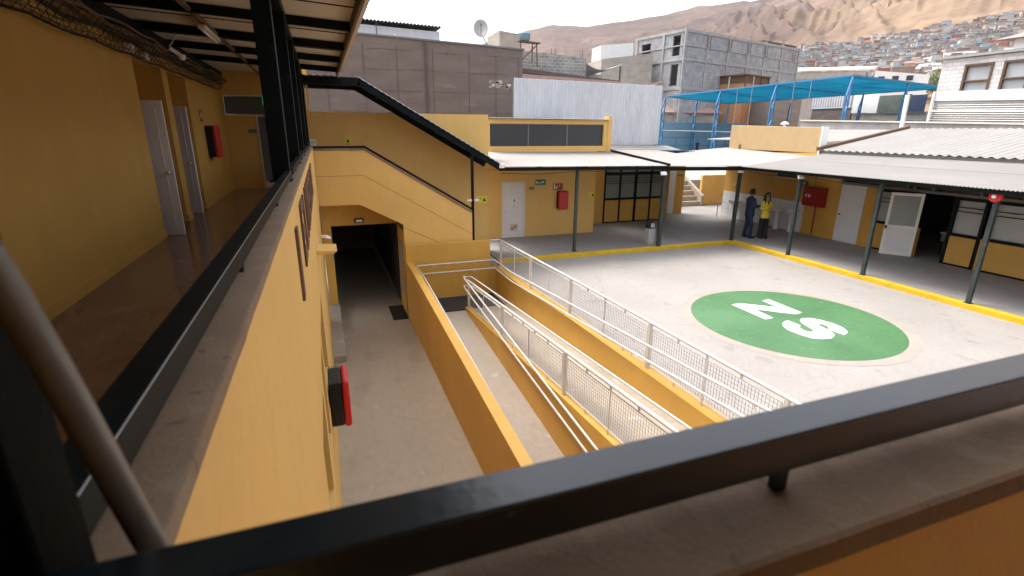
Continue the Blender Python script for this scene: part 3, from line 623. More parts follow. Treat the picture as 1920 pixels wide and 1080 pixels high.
# cable bundle + net tray
ct = thing('cable_tray', 'sagging brown cable bundle with netting along the top of the corridor wall', 'cable tray', (-2.2, 9, 1.1))
def cab(x, z, r, ph): return MB().tube([(x+.03*math.sin(k*.9+ph), -2+18.4*k/46, z+.022*math.sin(k*1.7+ph)) for k in range(47)], r, 6)
for (x, z, r, ph, mm) in ((-2.24, 1.20, .024, 0, 'wood'), (-2.29, 1.16, .022, 1.2, 'blackplastic'), (-2.18, 1.23, .014, 2.1, 'letter'), (-2.35, 1.13, .024, 3, 'blackplastic')):
    build(cab(x, z, r, ph), 'cable', mm, ct, smooth=True)
nt_ = MB(); 
for k in range(90):
    y = 1+k*.165; s_ = abs(math.sin((y-6.2)*math.pi/1.35))
    nt_.tube([(-2.40, y, 1.2), (-2.41+.02*s_, y+.02, .99-.03*s_), (-2.30, y+.05, .96-.035*s_), (-2.12, y+.07, 1.16)], .004, 4)
    
for q in range(6):
    nt_.tube([(-2.40+.05*q, 1+j*.3, (1.10, 1.03, .965, .965, 1.0, 1.07)[q]-.04*abs(math.sin((1+j*.3-6.2)*math.pi/1.35))) for j in range(50)], .004 if q != 2 else .012, 4)
build(nt_, 'netting', 'blackplastic', ct)
# lamp, camera-like fittings
tl = thing('tube_lamp', 'unlit fluorescent batten lamp under the gallery roof', 'lamp', (-1.35, 9.2, 1.3))
build(MB().bar((-1.36, 8.6, 1.315), (-1.36, 9.75, 1.315), .10, .05), 'housing', 'soffit', tl, bevel=.006); build(MB().tube([(-1.36, 8.66, 1.27), (-1.36, 9.7, 1.27)], .016, 8), 'tube', 'white', tl)
build(MB().tube([(-1.36, 9.75, 1.31), (-1.6, 9.9, 1.33), (-1.9, 9.8, 1.36), (-2.05, 9.9, 1.2)], .008, 6), 'wire', 'white', tl)
for i, (y, z, lb) in enumerate([(9.1, 1.06, 'white junction box at the nearer corridor recess, first of two'), (9.75, 1.02, 'white junction box just past the nearer corridor recess edge')]):
    t_ = thing('junction_box', lb, 'junction box', (-2.36, y, z)); build(B(-2.43, y-.06, z-.06, -2.33, y+.06, z+.06), 'case', 'soffit', t_, bevel=.01); build(B(-2.33, y-.04, z-.04, -2.322, y+.04, z+.04), 'cover', 'white', t_)
sl_ = thing('security_camera', 'small white dome camera hanging from the gallery ceiling edge', 'camera', (-2.0, 10.0, 1.1))
build(MB().bar((-2.06, 9.95, 1.18), (-1.95, 10.0, 1.1), .05), 'bracket', 'white', sl_); build(MB().lathe((-1.92, 10.0, 1.02), [(.002, 0), (.035, .01), (.05, .04), (.05, .08), (.01, .09)], 12), 'dome', 'white', sl_, smooth=True)
# room backing behind camera wall is not needed; unseen wall added behind the camera to shut out skylight
tag(build(B(-3.6, -2.8, -1.65, 6, -2.65, 1.5), 'added_back_wall', 'wall'), 'unseen ochre wall added behind the camera to block light', 'wall')

# fire hose box kind -----------------------------------------------------------------
def hosebox(label, loc, rz, h=.72, w_=.46, ribs=True):
    """local: wall plane y=0, box sticks out towards +y"""
    t_ = thing('hose_box', label, 'fire box', loc, 'red fronted fire boxes on the walls')
    bd = MB().box(-w_/2+.02, 0, .02, w_/2-.02, .15, h-.02); build(bd, 'case', 'blackplastic', t_, bevel=.02, local=True)
    fr_ = MB().box(-w_/2, .151, 0, w_/2, .235, h); build(fr_, 'cover', 'red', t_, bevel=.035, local=True, seg=4)
    rb = MB()
    for k in range(5): rb.box(-w_/2+.005, .015+k*.028, .03, w_/2-.005, .025+k*.028, h-.005)
    build(rb, 'ribs', 'blackplastic', t_, local=True)
    t_.rotation_euler.z = rz; return t_
hosebox('black fire box with red cover on the passage side of the gallery wall', (GX, 6.1, -3.52), -math.pi/2, .62, .52)
hosebox('black fire box with red cover on the shaded corridor wall', (-2.43, 13.9, -.66), -math.pi/2, .72, .46)
hosebox('red fire extinguisher box beside the white toilet door', (8.42, 17.65, -2.86), math.pi, .68, .40)
sg = thing('fire_sign', 'small red fire sign on the corridor wall above the fire box', 'sign', (-2.42, 13.55, .2))
build(B(-2.43, 13.40, .14, -2.424, 13.64, .38), 'plate', 'signred', sg); build(B(-2.424, 13.46, .20, -2.4225, 13.56, .32), 'pictogram', 'white', sg)

# ------------------------------------------------------------------ stairs at the end of the gallery
SY = 14.2
sw = MB().prism([(-.38, SY, -.53), (1.07, SY, -.53), (3.98, SY, -2.30), (3.98, SY, -3.9), (1.96, SY, -3.9), (1.96, SY, -2.53), (.84, SY, -1.93), (-.38, SY, -1.93)], (0, .14, 0))
swt = tag(build(sw, 'stair_parapet', 'wall'), 'solid ochre balustrade wall of the outdoor stairs', 'wall')
cap = MB().bar((-.2, SY+.07, -.50), (1.075, SY+.07, -.50), .17, .06).bar((1.06, SY+.07, -.50), (3.93, SY+.07, -2.265), .17, .06)
build(cap, 'capping', 'sill', swt)
jn = MB().box(-.17, SY-.003, -1.175, 1.0, SY, -1.165).bar((1.0, SY-.0015, -1.17), (3.96, SY-.0015, -2.97), .003, .012)
jn = MB().box(-.17, SY-.003, -1.176, 1.0, SY-.0002, -1.166).prism([(1.0, SY-.003, -1.166), (3.97, SY-.003, -2.93), (3.97, SY-.003, -2.942), (1.0, SY-.003, -1.178)], (0, .0028, 0)).prism([(1.96, SY-.003, -2.60), (3.2, SY-.003, -3.22), (3.2, SY-.003, -3.235), (1.96, SY-.003, -2.615)], (0, .0028, 0))
build(jn, 'joint_line', 'joint', swt)
st_ = thing('stair_handrail', 'thin dark steel handrail following the stair balustrade', 'handrail', (1.5, SY+.05, -1))
build(MB().tube([(-.2, SY+.03, -.45), (1.07, SY+.03, -.44), (3.95, SY+.03, -2.19)], .03, 8), 'rail', 'black', st_, smooth=True)
build(MB().bar((2.4, SY+.03, -1.3), (2.4, SY+.03, -1.22), .02), 'stub', 'black', st_)
# flight and landing
fb = MB().box(-.38, SY+.141, -1.90, 1.05, 15.795, -1.65); N_ = 13
for i in range(N_):
    z = -1.65-(i+1)*2.2/N_*.985; x0 = 1.05+i*.285; fb.box(x0+.0005, SY+.141, z-.24, x0+.285, 15.795, z)
struct(fb, 'stair_floor', 'ramp')
sp_ = thing('stair_post', 'slim dark post holding the lower end of the stair roof', 'post', (3.98, SY+.1, -3.85))
build(B(3.94, SY-.003, -3.2, 4.01, SY+.08, -.52), 'shaft', 'black', sp_, bevel=.004)
build(MB().bar((3.80, SY-.02, -1.93), (3.93, SY-.02, -1.93), .07, .05).bar((4.02, SY-.02, -1.93), (4.14, SY-.02, -1.92), .07, .05), 'lamp_box', 'white', sp_)
# stair roof
sr = thing('stair_roof', 'sloping dark steel framed roof following the stairs', 'roof', (2, 15, 0))
P0, P1, P2 = (-.6, 1.20), (1.05, 1.18), (4.80, -.98)
for y, nm in ((SY-.02, 'front_beam'), (15.7, 'rear_beam')):
    b_ = MB().bar((P0[0], y, P0[1]-.06), (P1[0]+.02, y, P1[1]-.06), .08, .17).bar((P1[0]-.02, y, P1[1]-.05), (P2[0], y, P2[1]-.05), .08, .17)
    build(b_, nm, 'black', sr, bevel=.004)
sh = MB().corr((P0[0], SY-.1, P0[1]+.04), (P1[0]-P0[0], 0, 0), (0, 1.68, 0), .16, .012, th=.008, seg=4)
sh.corr((P1[0], SY-.1, P1[1]+.04), (P2[0]-P1[0], 0, P2[1]-P1[1]), (0, 1.68, 0), .16, .012, th=.008, seg=4)
build(sh, 'roof_sheet', 'black', sr)
build(MB().bar((P1[0]-.5, SY-.075, P1[1]+.055), (P1[0]+.03, SY-.075, P1[1]+.055), .015, .02).bar((P1[0], SY-.075, P1[1]+.055), (P2[0]-.02, SY-.075, P2[1]+.06), .015, .02), 'edge_trim', 'fencewhite', sr)
for k in range(1, 7):
    t0 = k/7; x = P1[0]+(P2[0]-P1[0])*t0; z = P1[1]+(P2[1]-P1[1])*t0
    build(MB().bar((x, SY+.05, z-.02), (x, 15.65, z-.02), .05, .06), 'rafter', 'black', sr)
build(B(P2[0]-.05, SY-.1, P2[1]-.06, P2[0]+.1, SY+.02, P2[1]+.05), 'end_cap', 'white', sr)
# wall behind the stairs
bw = tag(build(MB().box(-.7, 15.8, -2.55, 1.96, 16.0, .45).box(1.9605, 15.8, -3.85, 4.95, 16.0, .45), 'stair_back_wall', 'wall'), 'big ochre wall rising behind the stairs and their roof', 'wall')
tag(build(MB().box(.66, 15.79, -.50, .84, 15.798, -.22).box(.69, 15.786, -.42, .81, 15.7895, -.40, 1).prism([(.70, 15.786, -.36), (.80, 15.786, -.36), (.75, 15.786, -.27)], (0, .0035, 0), 1), 'warning_sign', ['yellowsign', 'blackplastic']), 'tall yellow warning sign on the wall at the stair landing', 'sign')
tag(build(MB().box(4.55, 15.79, -2.26, 4.90, 15.798, -2.02).prism([(4.74, 15.786, -2.20), (4.86, 15.786, -2.20), (4.80, 15.786, -2.08)], (0, .0035, 0), 1).box(4.58, 15.786, -2.12, 4.70, 15.7895, -2.10, 1), 'warning_sign', ['yellowsign', 'blackplastic']), 'wide yellow warning sign at the foot of the stairs', 'sign')
tag(build(MB().box(-.32, 15.79, -.46, -.10, 15.798, -.28).box(-.29, 15.786, -.38, -.13, 15.7895, -.37, 1).box(-.29, 15.786, -.34, -.13, 15.7895, -.33, 1), 'notice_sign', ['white', 'grey']), 'small white notice on the wall behind the last gallery post', 'sign')
tag(build(MB().box(-.30, 15.3, .50, -.25, 15.35, 1.1).box(-.22, 15.3, .46, -.18, 15.34, 1.1), 'drain_pipe', 'soffit'), 'pair of pale vertical pipes at the head of the stairs', 'pipe')

# passage tunnel under the stairs
tw = MB().wall((-.18, 15.5), (1, 0), (0, 1), 2.12, -5.25, -1.93, .15, [(.24, 2.12, -5.25, -2.70)])
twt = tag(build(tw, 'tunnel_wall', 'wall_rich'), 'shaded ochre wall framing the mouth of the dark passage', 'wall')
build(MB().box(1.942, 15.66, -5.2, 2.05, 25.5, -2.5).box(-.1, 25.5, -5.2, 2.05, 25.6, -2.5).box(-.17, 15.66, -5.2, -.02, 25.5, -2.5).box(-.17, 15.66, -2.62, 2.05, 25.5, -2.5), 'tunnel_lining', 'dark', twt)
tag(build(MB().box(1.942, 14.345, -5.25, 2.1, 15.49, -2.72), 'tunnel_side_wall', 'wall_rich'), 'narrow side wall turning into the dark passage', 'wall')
tag(build(B(1.925, 14.5, -4.7, 1.9415, 15.1, -3.1), 'notice_board', 'ramp'), 'narrow pale panel on the side wall of the dark passage', 'panel')
li = thing('bulkhead_lamp', 'small white bulkhead lamp above the dark passage', 'lamp', (.84, 15.45, -2.6))
build(B(.72, 15.42, -2.63, .98, 15.498, -2.50), 'base', 'blackplastic', li, bevel=.008); build(B(.76, 15.40, -2.60, .94, 15.419, -2.53), 'lens', 'white', li, bevel=.006)

# ------------------------------------------------------------------ far wing (toilet door, window bays)
DY = 17.65
fw = MB().wall((4.951, DY), (1, 0), (0, 1), 4.9, -3.85, -.62, .18, [(1.13, 1.93, -3.85, -1.84)])
fwt = tag(build(fw, 'far_wing_wall', 'wall'), 'ochre wall under the canopy holding the white toilet door', 'wall')
build(B(9.68, DY+.181, -3.85, 9.85, 19.4, -.99), 'return_wall', 'wall', fwt)
d1 = paneldoor('toilet_door', 'white toilet door with pictograms and a poster, below the canopy', (6.88, DY+.03), math.pi, .80, 2.0, z=-3.85, panels=((.12, .72), (.86, 1.88)))
fr = MB().box(6.04, DY-.012, -3.85, 6.078, DY+.05, -1.81).box(6.882, DY-.012, -3.85, 6.93, DY+.05, -1.81).box(6.04, DY-.013, -1.84, 6.93, DY+.05, -1.80)
build(fr, 'door_frame', 'whitedoor', fwt)
pg = MB()     # person pictogram and wheelchair pictogram
build(MB().box(6.41, DY+.003, -2.50, 6.58, DY+.009, -2.33).box(6.41, DY+.003, -2.72, 6.58, DY+.009, -2.54), 'pictogram_plate', 'white', None) if 0 else None
pt = thing('toilet_pictogram', 'two small pictograms, a person and a wheelchair, on the toilet door', 'sign', (6.5, DY, -2.6))
build(MB().box(6.43, DY+.000, -2.55, 6.60, DY+.006, -2.37).lathe((6.515, DY+.006, -2.66), [(.085, 0), (.085, -.006)], 20, axis='y'), 'plate', 'white', pt)
pm = MB().lathe((6.515, DY-.001, -2.41), [(.017, 0), (.017, -.003)], 10, axis='y').prism([(6.49, DY-.001, -2.53), (6.54, DY-.001, -2.53), (6.55, DY-.001, -2.44), (6.48, DY-.001, -2.44)], (0, -.003, 0))
pm.tube([(6.50, DY-.001, -2.61), (6.505, DY-.001, -2.67), (6.55, DY-.001, -2.67), (6.565, DY-.001, -2.71)], .008, 6)
pm.tube([(6.50+.04*math.cos(t), DY-.001, -2.69+.035*math.sin(t)) for t in [2.2+.4*k for k in range(10)]], .006, 5)
build(pm, 'symbol', 'grey', pt)
po = tag(build(MB().box(6.36, DY+.001, -3.62, 6.66, DY+.006, -3.34).box(6.40, DY-.002, -3.58, 6.50, DY+.0008, -3.44, 1).box(6.52, DY-.002, -3.52, 6.62, DY+.0008, -3.38, 1), 'door_poster', ['soffit', 'pinktile']), 'faded pinkish poster low on the toilet door', 'poster')
gs = thing('exit_sign', 'green exit arrow sign to the right above the toilet door', 'sign', (7.55, DY, -1.85))
build(B(7.34, DY-.01, -1.94, 7.76, DY, -1.74), 'plate', 'signgreen', gs, bevel=.003)
build(MB().prism([(7.60, DY-.013, -1.88), (7.60, DY-.013, -1.80), (7.71, DY-.013, -1.84)], (0, .0025, 0)).box(7.38, DY-.013, -1.89, 7.42, DY-.0105, -1.80).box(7.44, DY-.013, -1.87, 7.58, DY-.0105, -1.85), 'symbols', 'white', gs)
tag(build(B(7.10, DY-.012, -2.10, 7.30, DY, -2.0), 'door_plaque', 'grey'), 'small grey plaque between the toilet door and the exit sign', 'sign')
rs_ = thing('fire_sign', 'red sign with white flame symbols above the red extinguisher box', 'sign', (8.3, DY, -2.05))
build(B(8.06, DY-.01, -2.14, 8.46, DY, -1.90), 'plate', 'signred', rs_, bevel=.003)
build(MB().box(8.09, DY-.013, -2.11, 8.14, DY-.0105, -1.94).box(8.17, DY-.013, -2.11, 8.21, DY-.0105, -2.0).tube([(8.26, DY-.012, -2.09), (8.26, DY-.012, -1.98), (8.33, DY-.012, -1.96), (8.34, DY-.012, -2.02)], .009, 5), 'symbols', 'white', rs_)
tag(build(MB().box(9.60, DY-.008, -2.46, 9.84, DY, -2.26).prism([(9.70, DY-.011, -2.43), (9.82, DY-.011, -2.43), (9.76, DY-.011, -2.31)], (0, .0025, 0), 1), 'warning_sign', ['yellowsign', 'blackplastic']), 'small yellow warning sign near the window bays of the far wing', 'sign')
# window bays, recessed
WY = 19.35
ww = MB().wall((9.851, WY), (1, 0), (0, 1), 4.7, -3.85, -.99, .16, [(1.42, 4.5, -2.78, -1.05)])
wwt = tag(build(ww, 'bay_wall', 'wall_rich'), 'ochre wall with steel framed window bays under the far canopy', 'wall')
bay = thing('bay_window', 'four bay dark framed window with banded grey panes', 'window', (12.8, WY, -2.8))
fx = [11.27, 12.02, 12.80, 13.58, 14.35]
fr = MB()
for i, x in enumerate(fx): fr.box(x-(.035 if i != 2 else .06), WY-.03, -3.84, x+(.035 if i != 2 else .06), WY+.06, -1.05)
for z, h in ((-2.80, .07), (-1.72, .08), (-1.06, .05), (-3.83, .03)): fr.box(11.24, WY-.032, z-h, 14.40, WY+.058, z+.02)
build(fr, 'frame', 'black', bay)
for a, b in zip(fx, fx[1:]):
    build(B(a+.02, WY+.02, -2.78, b-.02, WY+.03, -1.07), 'pane', 'glassgrey', bay)
    bd = MB()
    for z in (-1.45, -1.85, -1.96, -2.07, -2.17): bd.box(a+.02, WY-.0, z, b-.02, WY+.012, z+.02)
    build(bd, 'louvre_bar', 'black', bay)
    build(B(a+.06, WY-.012, -3.80, b-.06, WY-.001, -2.88), 'lower_panel', 'wall_rich', bay)
# pier with white door beyond
pw2 = tag(build(MB().box(14.36, 20.6, -3.85, 16.35, 20.8, -1.0), 'pier_wall', 'wall_rich'), 'ochre pier at the opening to the rear yard', 'wall')
build(B(14.36, WY+.161, -3.85, 14.551, 20.599, -1.0), 'return', 'wall_rich', pw2)
d_ = thing('narrow_door', 'tall narrow white door on the pier by the rear yard', 'door', (15.5, 20.6, -3.85)); build(B(15.12, 20.56, -3.84, 15.82, 20.599, -1.70), 'leaf', 'whitedoor', d_, bevel=.004); build(B(15.2, 20.52, -2.85, 15.24, 20.558, -2.75), 'handle', 'steel', d_)
tag(build(B(15.92, 20.58, -2.05, 16.2, 20.599, -1.97), 'door_plaque', 'grey'), 'dark plaque on the pier next to the narrow white door', 'sign')
# canopy of the far wing
def waveroof(o, u, v, pitch, amp, name, label, m_, lap=True, **k):
    t_ = thing(name, label, 'roof', o); build(MB().corr(o, u, v, pitch, amp, **k), 'roof_sheet', m_, t_); return t_
c1 = waveroof((4.86, 14.36, -1.02), (5.82, 0, -.06), (0, 3.28, .30), .082, .012, 'far_canopy', 'pale corrugated canopy over the walk by the toilet door', 'roofwhite', seg=6, nv=3, th=.006)
build(MB().bar((4.86, 14.44, -1.10), (10.68, 14.44, -1.16), .05, .09), 'eave_beam', 'black', c1)
build(MB().bar((10.70, 14.30, -1.05), (10.45, 17.66, -.72), .07, .07), 'verge_trim', 'black', c1)
for x in (6.3, 7.8, 9.3): build(MB().bar((x, 14.46, -1.12), (x, 17.6, -.84), .04, .06), 'rafter', 'black', c1)
c2 = thing('corner_canopy', 'pale corrugated canopy at the corner where both wings meet', 'roof', (12, 16, -1))
build(MB().corr((10.72, 14.36, -1.09), (3.2, 0, -.05), (.3, 5.6, .33), .082, .012, seg=6, nv=4, th=.006).corr((13.92, 14.36, -1.14), (3.85, 0, .25), (0, 5.3, .18), .16, .008, seg=4, nv=4, th=.006), 'roof_sheet', 'roofwhite', c2)
build(MB().bar((10.68, 14.44, -1.19), (13.95, 14.44, -1.24), .05, .12), 'eave_beam', 'black', c2)
build(MB().bar((10.8, 19.3, -.86), (16.3, 19.3, -.90), .05, .09), 'rear_beam', 'black', c2)
rf = thing('rear_roof', 'flat white roof in front of the zinc fence', 'roof', (13, 20, -.6)); build(MB().corr((10.2, 19.95, -.72), (5.3, 0, -.10), (0, 1.1, .16), .16, .01, seg=4, th=.006), 'roof_sheet', 'roofwhite', rf)
# clerestory
cl = thing('clerestory', 'ochre upper storey with a long dark window band', 'building', (7.8, 18, -.6))
cm = MB().wall((5.52, 17.62), (1, 0), (0, 1), 4.72, -.75, .37, .2, [(.06, 4.55, -.55, .22)])
build(cm, 'wall', 'wall', cl)
build(MB().box(10.24, 17.60, -.9, 10.40, 17.95, .52).box(5.52, 17.83, -.75, 10.23, 20.9, .30), 'side_wall', 'wall', cl)
wd = build(B(5.58, 17.70, -.55, 10.07, 17.72, .22), 'window', 'glassdark', cl)
build(MB().box(7.02, 17.67, -.54, 7.06, 17.699, .21).box(8.55, 17.67, -.54, 8.60, 17.699, .21).box(5.58, 17.66, .19, 10.07, 17.699, .22), 'mullion', 'grey', wd)
build(MB().corr((5.5, 17.45, .40), (4.74, 0, 0), (0, 3.5, .05), .082, .014, seg=6, nv=1, th=.006), 'roof_sheet', 'roofgrey', cl)

# ------------------------------------------------------------------ right wing
WX = 17.7
hz = -3.85
rw = MB().wall((WX, -3), (0, 1), (1, 0), 22.4, -3.85, -.75, .2, [(15.50, 16.6, -3.85, -1.5), (11.8, 13.68, -3.85, -1.70), (6.0, 11.8, -2.97, -1.5), (11.8, 15.0, -1.70, -1.5) ,(18.33, 19.52, -1.77, -1.48)])
rw = MB().wall((WX, -3), (0, 1), (1, 0), 22.4, -3.85, -.75, .2, [(0.5, 16.52, -1.72, -1.40), (0.5, 12.85, -2.93, -1.80), (12.85, 13.70, -3.85, -1.80), (13.70, 15.2, -2.93, -1.80), (18.33, 19.52, -1.77, -1.48)])
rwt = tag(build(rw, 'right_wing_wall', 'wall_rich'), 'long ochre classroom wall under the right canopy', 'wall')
build(B(WX+.20, 19.2, -3.85, 22, 19.4, -.6), 'end_wall', 'wall', rwt)
tw_ = thing('transom_window', 'long dark transom strip above the classroom doors', 'window', (WX, 9, -1.7))
build(B(WX+.1, -2.4, -1.71, WX+.11, 13.5, -1.41), 'pane', 'glassdark', tw_)
fr = MB().box(WX-.03, -2.5, -1.80, WX+.05, 13.55, -1.725).box(WX-.03, -2.5, -1.40, WX+.05, 13.55, -1.36)
for y in (13.5, 11.2, 11.0, 10.45, 9.2, 7.4): fr.box(WX-.032, y, -1.724, WX+.05, y+.06, -1.40)
build(fr, 'frame', 'grey', tw_)
fn = MB()
for z in (-1.60, -1.50): fn.box(WX-.005, 0, z, WX+.04, 11, z+.018)
build(fn, 'bar', 'black', tw_)
hw = thing('high_window', 'small dark high window above the wash basins', 'window', (WX, 16, -1.6)); build(B(WX+.08, 15.34, -1.76, WX+.09, 16.51, -1.49), 'pane', 'glassdark', hw); build(MB().box(WX-.02, 15.32, -1.79, WX+.03, 16.53, -1.765).box(WX-.02, 16.50, -1.764, WX+.03, 16.53, -1.48), 'frame', 'white', hw)
def classwin(ya, yb, label, split=()):
    t_ = thing('class_window', label, 'window', (WX, (ya+yb)/2, -3.85), 'banded windows of the classroom wall')
    fr = MB().box(WX-.03, ya, -2.96, WX+.06, yb, -2.88).box(WX-.03, ya, -1.90, WX+.06, yb, -1.802).box(WX-.03, ya, -3.845, WX-.001, yb, -3.80)
    for y in (ya, yb-.09, *split): fr.box(WX-.032, y, -3.84, WX+.062, y+.09, -1.803)
    build(fr, 'frame', 'black', t_)
    ed = [ya, *split, yb-.09]
    for a, b in zip(ed, ed[1:]):
        build(B(WX+.08, a+.02, -2.90, WX+.09, b+.07, -1.88), 'pane', 'glasslight', t_)
        build(MB().box(WX+.04, a+.02, -2.12, WX+.07, b+.07, -2.10).box(WX+.04, a+.02, -2.24, WX+.07, b+.07, -2.22), 'bar', 'black', t_)
        build(B(WX-.012, a+.10, -3.79, WX-.0015, b-.01, -2.97), 'lower_panel', 'trim_and_shade', t_)
classwin(10.72, 12.15, 'banded classroom window partly hidden by the open white door')
classwin(8.95, 9.83, 'narrow banded classroom window right of the dark doorway')
classwin(3.0, 8.86, 'wide banded classroom window at the right edge', (5.0, 7.0))
# rooms behind doorway
rb = MB().box(WX+.21, 7, -3.849, 23, 7.1, -.8).box(WX+.21, 13, -3.849, 23, 13.1, -.8).box(22.9, 7.11, -3.849, 23, 12.99, -.8)
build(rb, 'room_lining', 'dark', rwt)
dk = thing('school_desk', 'white school desk just inside the dark doorway', 'desk', (19, 9.9, -3.85))
build(B(18.9, 9.6, -3.15, 19.7, 10.7, -3.11), 'desk_top', 'white', dk); build(B(18.92, 9.65, -3.4, 19.6, 10.65, -3.151), 'drawer', 'glassgrey', dk)
for x in (18.95, 19.6):
    for y in (9.7, 10.6): build(B(x, y, -3.85, x+.03, y+.03, -3.40), 'leg', 'black', dk)
# white doors
wd2 = thing('storage_door', 'plain white door between the fire cabinet and the classroom windows', 'door', (WX, 12.95, -3.85))
build(B(WX-.035, 12.56, -3.84, WX-.001, 13.48, -1.80), 'leaf', 'whitedoor', wd2, bevel=.004); build(MB().lathe((WX-.035, 13.38, -2.86), [(.03, 0), (.03, -.03), (.02, -.05), (.002, -.055)], 12, axis='x'), 'knob', 'blackplastic', wd2)
od = thing('open_door', 'white half glazed classroom door standing open', 'door', (17.66, 10.66, -3.85))
def bx(*a): return MB().box(*a)
W_ = .86
build(MB().box(0, -.02, 0.01, .08, .02, 2.02).box(W_-.08, -.02, 0.01, W_, .02, 2.02).box(.081, -.019, .01, W_-.081, .019, .12).box(.081, -.019, 1.93, W_-.081, .019, 2.02).box(.081, -.019, .90, W_-.081, .019, .98), 'frame', 'white', od, local=True, bevel=.003)
build(MB().box(.081, -.012, .121, W_-.081, .012, .899), 'lower_panel', 'whitedoor', od, local=True); build(MB().box(.081, -.006, .981, W_-.081, .006, 1.929), 'pane', 'glassgrey', od, local=True)
build(MB().box(.082, -.02, 1.62, W_-.082, -.008, 1.64).box(.082, -.02, 1.74, W_-.082, -.008, 1.76).box(.082, -.02, 1.50, W_-.082, -.008, 1.515), 'bar', 'black', od, local=True)
build(MB().box(W_-.07, -.075, .86, W_-.01, .075, .96), 'handle', 'blackplastic', od, local=True, bevel=.01); build(MB().box(W_-.065, -.045, 1.0, W_-.035, -.02, 1.25), 'pull_bar', 'steel', od, local=True)
od.rotation_euler.z = math.atan2(.68, -.47)
# fire cabinet
fc = thing('fire_cabinet', 'wide red fire hose cabinet with a white label above a thin pipe', 'fire box', (WX, 14.45, -2.7))
build(B(WX-.22, 14.02, -2.72, WX-.001, 14.90, -2.02), 'cabinet', 'darkred', fc, bevel=.01); build(B(WX-.226, 14.50, -2.66, WX-.2205, 14.84, -2.08), 'door_panel', 'signred', fc)
build(MB().box(WX-.236, 14.52, -2.40, WX-.2262, 14.78, -2.24), 'label_plate', 'red', fc); build(MB().box(WX-.240, 14.71, -2.38, WX-.2362, 14.76, -2.27).box(WX-.240, 14.56, -2.38, WX-.2362, 14.64, -2.29), 'lettering', 'white', fc)
build(MB().tube([(WX-.04, 14.40, -2.72), (WX-.04, 14.40, -3.84)], .022, 8), 'pipe', 'darkred', fc)
es = thing('exit_sign', 'green exit sign on the classroom wall left of the fire cabinet', 'sign', (WX, 15.1, -1.95)); build(B(WX-.02, 14.92, -2.02, WX, 15.32, -1.82), 'plate', 'signgreen', es); build(MB().box(WX-.023, 15.06, -1.97, WX-.0205, 15.12, -1.87).prism([(WX-.023, 15.18, -1.96), (WX-.023, 15.28, -1.92), (WX-.023, 15.18, -1.88)], (.0025, 0, 0)), 'symbols', 'white', es)
# wash basins on tiled wainscot
tag(build(B(WX-.02, 14.93, -3.848, WX-.001, 19.38, -2.65), 'tile_wainscot', 'tile'), 'white tiled wainscot behind the wash basins', 'tiling')
def basin(label, y):
    t_ = thing('wash_basin', label, 'wash basin', (WX-.28, y, -3.85), 'white pedestal basins along the tiled wall')
    pr = [(0.001, .70), (.13, .72), (.20, .76), (.25, .84), (.255, .86), (.235, .86), (.19, .79), (.10, .755), (.001, .75)]
    bl = MB().lathe((0, 0, 0), pr, 22); bl.v = [(x*.95, yy_*1.15, z) for x, yy_, z in bl.v]
    build(bl, 'bowl', 'ceramic', t_, local=True, smooth=True)
    build(MB().box(.16, -.27, .78, .275, .27, .875), 'back_ledge', 'ceramic', t_, local=True, bevel=.015)
    build(MB().lathe((.05, 0, 0), [(.11, 0), (.105, .04), (.075, .2), (.075, .55), (.12, .72)], 16), 'pedestal', 'ceramic', t_, local=True, smooth=True)
    build(MB().tube([(.2, 0, .875), (.2, 0, .97), (.16, 0, 1.0), (.08, 0, .97)], .014, 8), 'tap', 'steel', t_, local=True)
    build(MB().tube([(.2, .12, .5), (.25, .12, .45), (.27, .12, .3)], .012, 6), 'drain_hose', 'grey', t_, local=True)
    return t_
basin('leftmost wash basin, seen just left of the corner post', 18.35)
basin('second wash basin from the left, behind the man', 17.45)
basin('third wash basin from the left, behind the woman', 16.65)
basin('fourth wash basin from the left, right of the woman', 15.95)
basin('rightmost wash basin, next to the second canopy post', 15.25)
tag(build(MB().tube([(WX-.5, 19.1, -3.85), (WX-.5, 19.1, -3.15), (WX-.05, 19.1, -3.15)], .02, 8), 'grab_bar', 'steel'), 'bent steel grab bar at the end of the basins', 'bar')
tag(build(MB().lathe((WX-.001, 18.7, -2.3), [(.06, 0), (.06, -.04), (.03, -.06), (.002, -.06)], 14, axis='x'), 'wall_bell', 'white'), 'small round white fitting above the tiles', 'bell')
# posts of the canopies
def cpost(label, x, y, z0, z1, lean=0, w_=.09):
    t_ = thing('canopy_post', label, 'post', (x, y, z0), 'dark steel canopy posts along the kerb')
    build(MB().bar((x, y, z0), (x, y, z1), w_, w_), 'shaft', 'post', t_, bevel=.004); build(MB().box(x-.07, y-.07, z0, x+.07, y+.07, z0+.012), 'base_plate', 'post', t_)
    return t_
cpost('slim dark canopy post between the toilet door and the window bays', 7.62, 14.85, -3.85, -1.08)
cpost('dark canopy post beside the grey litter bin', 10.78, 14.62, -3.85, -1.16, w_=.12)
cpost('dark corner canopy post just left of the man', 13.98, 14.62, -3.84, -1.20, w_=.10)
cpost('dark canopy post in front of the rightmost wash basin', 14.05, 12.15, -3.84, -1.20)
cpost('dark canopy post left of the open white door', 14.05, 9.60, -3.84, -1.20)
cpost('nearest dark canopy post, topped by the red alarm bell', 14.05, 7.00, -3.84, -1.20)
